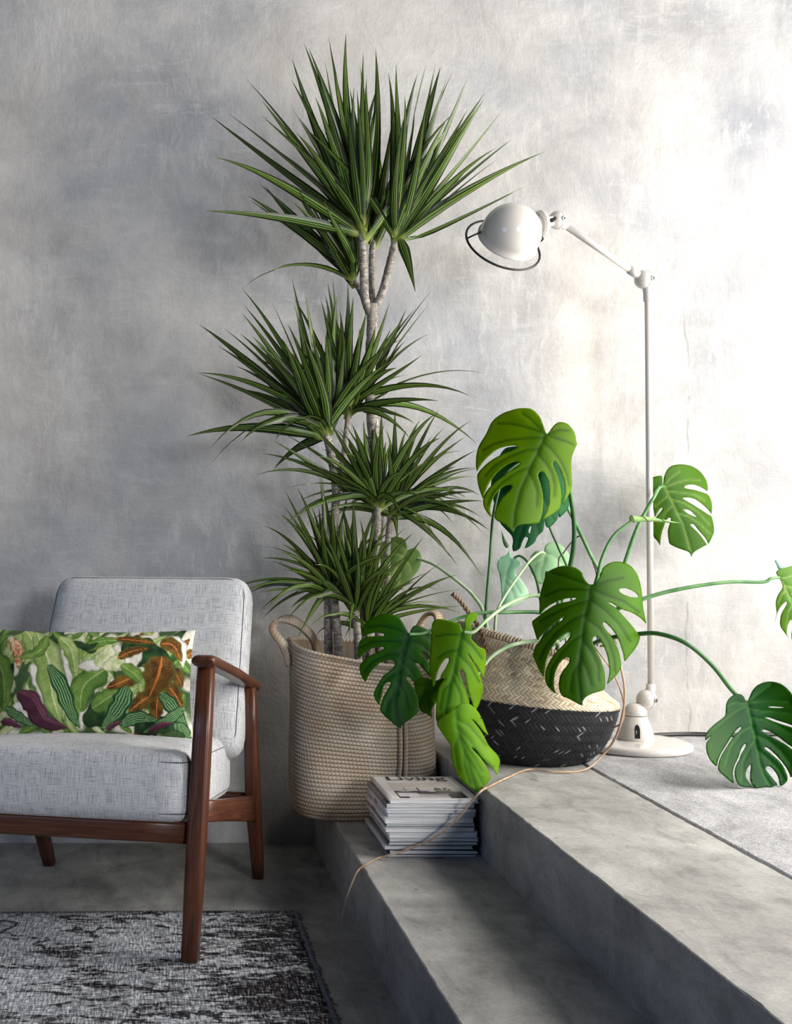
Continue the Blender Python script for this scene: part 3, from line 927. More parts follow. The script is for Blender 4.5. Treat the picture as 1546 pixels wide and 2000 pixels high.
# ------------------------------------------------------------------ dracaena
def make_dracaena():
    O = Vector((BAGX, BAGY, Z1 + .28))
    root = empty('dracaena_plant', O)
    tag(root, 'tall multi-stemmed dracaena with sword leaves standing in the jute bag', 'plant')
    S = 3.34 / F
    def trunk(pts, r0, r1, Y=None):
        q = [P(a, b, y) - O for a, b, y in pts]
        q = catmull(q, 8)
        n = len(q)
        mb = MB(); mb.add(*tube(q, [(r0 + (r1 - r0) * i / (n - 1)) * S * (1 + .05 * math.sin(i * 2.1)) for i in range(n)], 10))
        return mb.build('stem', M['bark'], root)
    t1 = trunk([(700, 1330, 3.36), (712, 1200, 3.37), (734, 1050, 3.38), (738, 950, 3.38), (729, 850, 3.37), (722, 740, 3.36), (726, 650, 3.35), (727, 592, 3.34)], 13, 10.5)
    trunk([(722, 612, 3.345), (712, 580, 3.33), (709, 520, 3.32), (706, 452, 3.31)], 8.5, 7)
    trunk([(731, 606, 3.345), (746, 570, 3.34), (758, 525, 3.33), (771, 472, 3.32)], 8, 7)
    trunk([(726, 612, 3.35), (716, 596, 3.35), (704, 570, 3.36), (689, 542, 3.37)], 6.5, 5.5)
    trunk([(728, 600, 3.35), (726, 560, 3.37), (726, 500, 3.39), (729, 470, 3.40)], 6.5, 6)
    trunk([(643, 1330, 3.30), (641, 1240, 3.30), (642, 1140, 3.31), (650, 1040, 3.32), (656, 960, 3.32), (648, 900, 3.32), (638, 848, 3.31)], 8.5, 8)
    trunk([(657, 955, 3.325), (668, 915, 3.34), (675, 860, 3.35), (681, 806, 3.36)], 6.5, 6)
    trunk([(661, 1330, 3.28), (660, 1260, 3.28), (655, 1200, 3.28), (652, 1165, 3.28)], 9, 8)
    trunk([(742, 1330, 3.32), (738, 1200, 3.33), (735, 1100, 3.32), (737, 990, 3.30)], 8, 7)
    trunk([(755, 1330, 3.36), (756, 1150, 3.37), (757, 1060, 3.37), (763, 1000, 3.36)], 6.5, 5.5)
    trunk([(700, 1330, 3.25), (698, 1250, 3.25), (694, 1190, 3.25)], 8, 7)
    trunk([(722, 1330, 3.29), (720, 1260, 3.29), (716, 1225, 3.28)], 7, 6)
    leaves = []
    def blade(b, tip, width, arch, roll, drop=0.0):
        b, tip = Vector(b), Vector(tip)
        d = tip - b; L = d.length
        mid = b + d * .5 + Vector((0, 0, arch * L))
        # cubic-ish: base, two controls, tip
        side = d.cross(Vector((0, 0, 1)))
        side = side.normalized() if side.length > .02 else Vector((1, 0, 0))
        sw = rng.gauss(0, .045) * L; s2 = rng.gauss(0, .03) * L
        view0 = (b - Vector((0, 0, H)) + O).normalized()
        lat = d.cross(view0).normalized() * (rng.gauss(.0, .022) * L)
        c1 = b + d * .30 + Vector((0, 0, arch * L * .95)) + side * sw + lat; c2 = b + d * .68 + Vector((0, 0, arch * L * 1.15)) + side * s2 + lat * .8
        n = 11
        path = []
        for i in range(n + 1):
            t = i / n
            path.append(b * (1 - t) ** 3 + c1 * 3 * t * (1 - t) ** 2 + c2 * 3 * t * t * (1 - t) + tip * t ** 3)
        v, f, uv = [], [], []
        view = (b - Vector((0, 0, H)) + O).normalized()
        for i, p in enumerate(path):
            t = i / n
            p = Vector(p)
            if p.y + O.y > WALL - .012: p.y = WALL - .012 - O.y
            tg = (path[min(i + 1, n)] - path[max(i - 1, 0)]).normalized()
            w1 = tg.cross(Vector((0, 0, 1)))
            if w1.length < .05: w1 = Vector((1, 0, 0))
            w1.normalize()
            w2 = tg.cross(view)
            if w2.length < .05: w2 = Vector((1, 0, 0))
            w2.normalize()
            if w1.dot(w2) < 0: w1 = -w1
            w = (w1 * (1 - roll) + w2 * roll).normalized()
            nn = w.cross(tg).normalized()
            wd = width * (.48 + .52 * min(1, t / .28) ** .8) * (1 - max(0, (t - .28) / .72) ** 1.18) if t < 1 else .0004
            wd = max(wd, .0005)
            fold = .22 * wd * (1 - t * .6)
            for k, s in enumerate((-1, -.5, 0, .5, 1)):
                v.append(p + w * (s * wd / 2) + nn * (fold * abs(s)))
                uv.append((s * .5 + .5, t))
        for i in range(n):
            for k in range(4):
                f.append((i * 5 + k, i * 5 + k + 1, (i + 1) * 5 + k + 1, (i + 1) * 5 + k))
        leaves.append((v, f, uv, L * width))
    def head(hx, hy, Y, L0, width, tips, rnd, seed, arch=(.02, .08), back=.16, phi=(5, 70), full=True, axis=0.0):
        """tips: traced leaf tips (px,py[,arch]); rnd: extra leaves filling the crown"""
        r = random.Random(seed)
        base = P(hx, hy, Y) - O
        for tp in tips:
            a = tp[2] if len(tp) > 2 else r.uniform(*arch)
            flat = P(tp[0], tp[1], Y) - O
            d = (flat - base).length
            dy = math.sqrt(max(0.0, L0 * L0 - d * d)) if d < L0 else 0
            sgn = -1 if r.random() < .62 else 1
            dy = sgn * dy * r.uniform(.25, .75)
            dy = min(dy, back); 
            Yt = min(Y + dy, WALL - .03)
            tip = P(tp[0], tp[1], Yt) - O
            bb = base + Vector((r.gauss(0, .004), r.gauss(0, .004), r.uniform(-.020, .018)))
            blade(bb, tip, width * r.uniform(.75, 1.1), a, r.uniform(.1, 1.0))
        for i in range(rnd):
            ph = R(r.uniform(*phi)); az = r.uniform(0, 2 * math.pi)
            L = L0 * r.uniform(.62, .98)
            dirv = Vector((math.sin(ph) * math.cos(az) + axis, math.sin(ph) * math.sin(az) * .8, math.cos(ph))).normalized()
            tip = base + dirv * L
            a = r.uniform(*arch) + .12 * math.sin(ph) ** 2
            tip.z -= a * L * .9 * math.sin(ph)
            if tip.y + O.y > WALL - .03: tip.y = WALL - .03 - O.y - r.uniform(0, .03)
            bb = base + Vector((r.gauss(0, .004), r.gauss(0, .004), r.uniform(-.03, .02)))
            blade(bb, tip, width * r.uniform(.75, 1.05), a, r.uniform(.2, .9))
    def cv(lst, ox, oy, k): return [(ox + k * t[0], oy + k * t[1]) + tuple(t[2:]) for t in lst]
    k1 = .4528
    head(708, 452, 3.31, .47, .031, cv([(70, 413), (145, 402), (225, 255), (290, 345), (420, 165), (418, 258), (472, 98), (492, 120), (578, 75), (563, 180), (652, 55), (727, 140), (780, 120), (710, 190), (415, 370), (90, 590, .05),
          (45, 822, .06), (290, 410), (440, 485), (520, 330), (600, 200), (560, 300), (620, 300), (660, 370), (700, 300), (740, 250), (790, 280), (380, 575), (530, 210)], 380, 40, k1), 6, 11, (.0, .05), phi=(4, 45))
    head(772, 470, 3.32, .45, .031, cv([(868, 185), (905, 322), (1000, 180), (1040, 185), (1058, 205), (960, 230), (1113, 220), (1178, 240), (1175, 385), (1328, 385), (1370, 510), (1318, 590), (1300, 550, .08), (1505, 568, .03),
          (1470, 580, .02), (1438, 710, .02), (835, 225), (952, 1172, .06), (630, 470), (745, 650, .02), (1085, 255), (1000, 360), (1090, 420), (900, 420), (1180, 640, .08), (1060, 200)], 380, 40, k1), 4, 12, (.0, .05), phi=(4, 55), axis=.25)
    head(690, 543, 3.37, .36, .029, cv([(205, 1155, .22), (280, 705), (230, 755), (300, 710), (425, 785), (440, 715), (420, 710), (560, 780), (240, 775, .04), (600, 830), (500, 760), (520, 900)], 380, 40, k1), 6, 13, (.0, .05), axis=-.5, phi=(5, 50))
    head(730, 468, 3.40, .42, .028, cv([(700, 420), (790, 300), (800, 420), (860, 380), (940, 330), (820, 720), (560, 480), (650, 380)], 380, 40, k1), 12, 14, (.0, .05), phi=(4, 40))
    k2 = .3881
    head(639, 843, 3.31, .36, .030, cv([(75, 242), (200, 262), (290, 60), (300, 145), (290, 185), (440, 130), (550, 130), (60, 485, .10), (75, 490, .06), (10, 805, .10), (130, 865, .30), (120, 960, .28), (285, 830, .25), (455, 825, .22),
          (450, 970, .08), (540, 8), (605, 75), (340, 300), (480, 320), (520, 240), (600, 300), (640, 280), (690, 330), (720, 300), (170, 350, .04), (400, 380)], 360, 540, k2), 14, 15, (.0, .06), phi=(8, 60), axis=-.2)
    head(681, 803, 3.36, .35, .028, cv([(720, 30), (710, 95), (745, 0), (822, 30), (687, 120), (775, 240), (790, 220), (1030, 135), (1115, 165), (1170, 150), (1250, 60), (1225, 145), (1235, 287, .10), (1195, 395), (1510, 487, .12), (1435, 600, .16),
          (1280, 627, .08), (1130, 500, .10), (1160, 740, .14), (1470, 840, .20), (1135, 815, .14), (915, 180), (880, 260), (960, 250), (1040, 260), (850, 100)], 360, 540, k2), 12, 16, (.0, .07), phi=(8, 65), axis=.2)
    k3 = .3364
    head(736, 985, 3.30, .31, .0215, cv([(310, 125), (280, 180), (215, 255), (180, 380), (320, 465, .12), (340, 670, .14), (535, 270), (450, 50), (640, 110), (655, 100), (755, 190), (865, 110), (635, 510, .2), (350, 290), (420, 180), (560, 230),
          (700, 150), (800, 120), (600, 60), (480, 330), (920, 90), (960, 180)], 440, 800, k3), 20, 17, (.02, .16), phi=(8, 95))
    head(764, 998, 3.36, .30, .020, cv([(930, 110), (985, 0), (1105, 165), (1240, 0), (1270, 105), (1425, 65), (1390, 160), (1455, 235), (1375, 240), (1455, 345, .10), (1450, 390, .12), (1440, 480, .10), (1490, 530, .08), (1530, 700, .18), (1540, 690, .14),
          (1340, 620, .25), (1220, 740, .22), (1350, 910, .14), (1485, 965, .22), (1000, 770, .2), (1340, 330, .12), (1420, 540, .1), (1300, 850, .15), (1130, 60), (1050, 120), (1200, 150)], 440, 800, k3), 18, 18, (.02, .16), phi=(10, 95), axis=.15)
    head(652, 1158, 3.28, .30, .021, cv([(315, 540), (345, 470), (415, 450), (550, 405), (555, 370), (225, 675), (210, 790, .10), (270, 880, .08), (240, 1000, .12), (0, 1060, .16), (60, 1090, .2), (200, 1170, .2), (215, 1215, .12), (195, 1065, .1), (145, 1060, .16),
          (380, 1150, .08), (415, 1335, .16), (450, 520), (500, 560), (620, 560), (680, 600), (400, 640), (560, 620), (340, 930, .08)], 440, 800, k3), 20, 19, (.02, .16), phi=(8, 90), axis=-.2)
    head(694, 1185, 3.25, .30, .020, cv([(680, 560), (740, 500), (780, 640), (860, 700), (830, 840), (960, 880), (970, 950), (1040, 690), (640, 700), (700, 680), (760, 780), (780, 1180, .2), (1100, 820, .05), (900, 660), (560, 760), (720, 1330, .2)], 440, 800, k3), 26, 20, (.02, .14), phi=(5, 85))
    head(716, 1222, 3.28, .27, .017, cv([(1150, 740), (1230, 1010, .06), (1340, 960, .08), (1380, 1045, .08), (1365, 1140, .04), (1370, 1185, .14), (690, 1330, .25), (900, 960), (960, 1010), (1040, 960), (860, 1000), (1100, 1000), (1260, 1120, .1), (800, 900), (820, 1040)], 440, 800, k3), 18, 21, (.02, .14), phi=(5, 90), axis=.2)
    leaves.sort(key=lambda q: -q[3])
    for v, f, uv, _ in leaves[:300]:
        mesh_obj('leaf', v, f, M['sword'], root, uvs=uv)
    mb = MB()
    for v, f, uv, _ in leaves[300:]: mb.add(v, f, uv)
    if mb.v: tag(mb.build('leaf_cluster', M['sword'], root), kind='stuff')
make_dracaena()

# ------------------------------------------------------------------ belly basket
BX, BY = 0.948, 3.222
def bb_pt(th, t, out=0.0):
    """t 0..1 dark bowl, 1..2 pale folded top"""
    prof = [(0, .140, .000), (.25, .168, .030), (.5, .188, .066), (.75, .202, .106), (1.0, .2115, .150), (1.10, .2105, .164), (1.22, .196, .180), (1.40, .183, .200), (1.7, .166, .240), (2.0, .152, .285)]
    for (a, r0, h0), (b, r1, h1) in zip(prof, prof[1:]):
        if t <= b + 1e-9:
            k = (t - a) / (b - a); r = r0 + (r1 - r0) * k; h = h0 + (h1 - h0) * k
            nr, nh = (h1 - h0), -(r1 - r0)
            break
    nl = math.hypot(nr, nh) or 1
    c, s = math.cos(th), math.sin(th)
    tilt = -.018 * c * min(1, t) - .030 * c * max(0, t - 1)
    return Vector(((r + out * nr / nl) * c - .022 * max(0, t - 1), (r + out * nr / nl) * s, h + tilt + out * nh / nl))

def make_belly():
    O = Vector((BX, BY, Z2 + .001))
    root = empty('belly_basket', O)
    tag(root, 'folded belly basket with black woven base and pale straw top', 'basket')
    n = 64
    ts = [0, .12, .25, .5, .75, 1, 1.1, 1.22, 1.4, 1.7, 2.0]
    v, f = [], []
    for t in ts:
        for i in range(n): v.append(bb_pt(2 * math.pi * i / n, t, -.0035))
    for j in range(len(ts) - 1):
        for i in range(n): f.append((j * n + i, j * n + (i + 1) % n, (j + 1) * n + (i + 1) % n, (j + 1) * n + i))
    f.append(tuple(range(n - 1, -1, -1)))
    mesh_obj('core', v, f, M['dark_in'], root)
    # inner face of the opening
    r = random.Random(5)
    pieces = []
    N = 112
    rows = [(0 + i / 13, 0 + (i + 1) / 13) for i in range(13)] + [(1 + i / 15, 1 + (i + 1) / 15) for i in range(15)]
    cd = Vector((0, 0, H)) - O
    for j, (t0, t1) in enumerate(rows):
        lean = 1 if j % 2 == 0 else -1
        natural = t0 >= .999
        for i in range(N):
            th0 = 2 * math.pi * (i + .13 * (j % 3)) / N
            step = 2 * math.pi / N
            vv, cc = [], []
            dt = (t1 - t0)
            for a in range(3):
                s = a / 2
                tt = min(2.0, max(0, t0 + dt * (s * 1.18 - .09)))
                for b in range(3):
                    q = b / 2 - .5
                    th = th0 + step * (q * .92 + lean * (s - .5) * 1.35)
                    hgt = .0022 * (1 - abs(q) * 1.0) * (1.0 - .9 * abs(s - .5)) + r.gauss(0, .00018) - .0009 + (.0012 * (s - .5) * lean)
                    vv.append(bb_pt(th, tt, hgt))
            if natural:
                g = r.gauss(1, .13); base = np.array(srgb(222, 202, 172)[:3]) * g
                if r.random() < .06: base = np.array(srgb(190, 164, 128)[:3])
                if r.random() < .10: base = np.array(srgb(226, 210, 184)[:3])
            else:
                base = np.array(srgb(30, 30, 34)[:3]) * r.uniform(.6, 1.5)
            cc = [(*np.clip(base * (.74 + .26 * (k % 3 == 1)), 0, 1), 1) for k in range(9)]
            if not natural and r.random() < .09:
                for k in ((0, 3), (3, 6), (2, 5))[r.randrange(3)]: cc[k] = srgb(172, 168, 164)
            ff = [(a * 3 + b, a * 3 + b + 1, (a + 1) * 3 + b + 1, (a + 1) * 3 + b) for a in range(2) for b in range(2)]
            c = vv[4]
            nrm = (bb_pt(th0, (t0 + t1) / 2, .01) - bb_pt(th0, (t0 + t1) / 2, 0)).normalized()
            face = nrm.dot((cd - c).normalized())
            vis = face + (.25 if natural else 0) + (.2 if c.x > -.09 else -.2)
            pieces.append((vis, vv, ff, cc))
    pieces.sort(key=lambda p: -p[0])
    for vis, vv, ff, cc in pieces[:300]:
        mesh_obj('straw', vv, ff, M['weave'], root, cols=cc)
    V, Fc, Cc = [], [], []
    for vis, vv, ff, cc in pieces[300:]:
        b = len(V); V += vv; Fc += [tuple(q + b for q in g) for g in ff]; Cc += cc
    tag(mesh_obj('straw_weave', V, Fc, M['weave'], root, cols=Cc), kind='stuff')
    # bound rim: slanting straws
    V, Fc, Cc = [], [], []
    for i in range(130):
        a = 2 * math.pi * i / 130
        p0, p1 = bb_pt(a, 1.96, .004), bb_pt(a + .05, 2.0, -.008)
        top = bb_pt(a + .025, 2.0, .0); top.z += .009
        v, f, uv = tube([p0, p0.lerp(top, .6) + Vector((math.cos(a), math.sin(a), 0)) * .003, top, p1], .0034, 5)
        b = len(V); V += v; Fc += [tuple(q + b for q in g) for g in f]; rk = r.uniform(.8, 1.05); k = srgb(214 * rk, 196 * rk, 166 * rk); Cc += [k] * len(v)
    tag(mesh_obj('rim_binding', V, Fc, M['weave'], root, cols=Cc), kind='stuff')
    v, f, uv = lathe([(.0001, .235), (.09, .235), (.142, .232)], 40)
    mesh_obj('soil', [Vector((p.x - .018, p.y, p.z)) for p in v], f, M['soil'], root)
    # rope handle sticking up at the left
    def rope(pts, rad, turns, name):
        h_ = empty(name, (0, 0, 0)); h_.parent = root
        c = catmull([P(*p) - O for p in pts], 10)
        for s in (0, 1):
            path = []
            for i, p in enumerate(c):
                t = i / (len(c) - 1); tg = (c[min(i + 1, len(c) - 1)] - c[max(i - 1, 0)]).normalized()
                a = tg.cross(Vector((0, 1, 0))).normalized(); b = tg.cross(a)
                w = turns * 2 * math.pi * t + s * math.pi
                path.append(p + (a * math.cos(w) + b * math.sin(w)) * rad * .75)
            mb = MB(); mb.add(*tube(path, rad * .8, 6)); mb.build('strand', M['rope'], root)
        bpy.data.objects.remove(h_)
    rope([(884, 1160, 3.12), (897, 1172, 3.12), (912, 1192, 3.12), (928, 1214, 3.12), (942, 1240, 3.11), (950, 1272, 3.10)], .0045, 7, 'handle')
    mb = MB()
    for k in range(9):
        x = 950 + r.gauss(0, 5)
        mb.add(*tube(catmull([P(x, 1262, 3.098) - O, P(x + r.gauss(0, 6), 1280, 3.092) - O, P(x + r.gauss(0, 9), 1300 + r.gauss(0, 6), 3.088) - O], 4), .0009, 4))
    tag(mb.build('frayed_ends', M['rope'], root), kind='stuff')
make_belly()

# ------------------------------------------------------------------ monstera
MO = Vector((BX - .02, BY, Z2 + .24))
def polyd(pts, line):
    """distance, side and parameter of points to a polyline"""
    A = np.array(line, float)
    best = np.full(len(pts), 1e9); sd = np.zeros(len(pts)); tt = np.zeros(len(pts))
    m = len(A) - 1
    for i in range(m):
        d = A[i + 1] - A[i]; L2 = max((d ** 2).sum(), 1e-9)
        s = np.clip(((pts - A[i]) @ d) / L2, 0, 1)
        q = pts - A[i] - s[:, None] * d
        ds = np.hypot(q[:, 0], q[:, 1]); k = ds < best
        best[k] = ds[k]; tt[k] = ((i + s) / m)[k]; sd[k] = np.sign(d[0] * q[:, 1] - d[1] * q[:, 0])[k]
    return best, sd, tt

def inside(pts, poly):
    x, y = pts[:, 0], pts[:, 1]
    r = np.zeros(len(pts), bool)
    n = len(poly)
    for i in range(n):
        (x0, y0), (x1, y1) = poly[i], poly[(i + 1) % n]
        if y0 == y1: continue
        c = ((y0 > y) != (y1 > y)) & (x < (x1 - x0) * (y - y0) / (y1 - y0) + x0)
        r ^= c
    return r

def chaikin(p):
    out = []
    n = len(p)
    for i in range(n):
        a, b = p[i], p[(i + 1) % n]
        out += [(a[0] * .8 + b[0] * .2, a[1] * .8 + b[1] * .2), (a[0] * .2 + b[0] * .8, a[1] * .2 + b[1] * .8)]
    return out

def resample(p, st):
    out = []
    n = len(p)
    for i in range(n):
        a, b = p[i], p[(i + 1) % n]
        k = max(1, int(math.hypot(b[0] - a[0], b[1] - a[1]) / st))
        for j in range(k): out.append((a[0] + (b[0] - a[0]) * j / k, a[1] + (b[1] - a[1]) * j / k))
    return out

def monstera_leaf(root, origin, k, outline, holes, mid, veins, Y, tilt=(0, 0), cup=.02, col=((30, 90, 20), (60, 130, 20), (20, 60, 15)), mat='blade', st=3.3, tipcurl=0.0, vein_w=2.2, pleat=.0012, label=None):
    cvt = lambda L: [(origin[0] + k * a, origin[1] + k * b) for a, b in L]
    out = resample(chaikin(cvt(outline)), st)
    hl = [resample(chaikin(cvt(h)), st) for h in holes]
    midl = cvt(mid); vl = [cvt(q) for q in veins]
    pts = [Vector(p) for p in out]
    edges = [(i, (i + 1) % len(out)) for i in range(len(out))]
    for h in hl:
        b = len(pts); pts += [Vector(p) for p in h]; edges += [(b + i, b + (i + 1) % len(h)) for i in range(len(h))]
    arr = np.array(out); lo, hi = arr.min(0), arr.max(0)
    g = []
    j = 0
    y = lo[1]
    while y < hi[1]:
        x = lo[0] + (st / 2 if j % 2 else 0)
        while x < hi[0]: g.append((x, y)); x += st
        y += st * .87; j += 1
    g = np.array(g)
    ok = inside(g, out)
    for h in hl: ok &= ~inside(g, h)
    bd, _, _ = polyd(g, out + [out[0]])
    ok &= bd > st * .55
    pts += [Vector(p) for p in g[ok]]
    # rows of points along the veins keep them crisp
    res = geo.delaunay_2d_cdt(pts, edges, [], 0, 1e-4)
    V2 = np.array([(p.x, p.y) for p in res[0]]); T = res[2]
    cen = np.array([V2[list(t)].mean(0) for t in T])
    keep = inside(cen, out)
    for h in hl: keep &= ~inside(cen, h)
    T = [t for t, q in zip(T, keep) if q]
    dm, sm, tm = polyd(V2, midl)
    dv = np.full(len(V2), 1e9)
    for q in vl: dv = np.minimum(dv, polyd(V2, q)[0])
    half = max(20.0, np.percentile(dm, 95))
    c = V2 - (lo + hi) / 2
    Yv = Y + tilt[0] * c[:, 0] / 100 + tilt[1] * c[:, 1] / 100 + cup * (dm / half) ** 2 + tipcurl * np.clip(tm, 0, 1) ** 2
    Yv += pleat * np.exp(-(dv / 5.5) ** 2) + pleat * 1.4 * np.exp(-(dm / 5) ** 2) - pleat * 1.2 * np.clip(dv / 26, 0, 1)
    edge, light, vein = [np.array(srgb(*q)[:3]) for q in col]
    a = np.clip(dm / half, 0, 1)[:, None]
    cols = edge * (1 - a) + light * a
    w = (np.exp(-(dv / vein_w) ** 2) * .75)[:, None]; cols = cols * (1 - w) + vein * w
    w = (np.exp(-(dm / (vein_w * 1.35)) ** 2) * .85)[:, None]; cols = cols * (1 - w) + vein * w
    rs = np.random.RandomState(int(origin[0]) + len(out))
    ph = rs.rand(4) * 6
    mott = 1 + .07 * np.sin(V2[:, 0] / 9 + ph[0]) * np.sin(V2[:, 1] / 11 + ph[1]) + .05 * np.sin(V2[:, 0] / 23 + ph[2] + V2[:, 1] / 17)
    cols = cols * mott[:, None]
    if mat == 'blade': cols = cols * np.array((1.0, .86, .8))
    verts = [P(V2[i, 0], V2[i, 1], Yv[i]) - MO for i in range(len(V2))]
    rgba = np.concatenate([cols, np.ones((len(cols), 1))], 1)
    o = mesh_obj('leaf', verts, [tuple(t) for t in T], M[mat], root, cols=rgba)
    s = o.modifiers.new('thickness', 'SOLIDIFY'); s.thickness = .0009; s.offset = 0
    if label: o['label'] = label
    return o

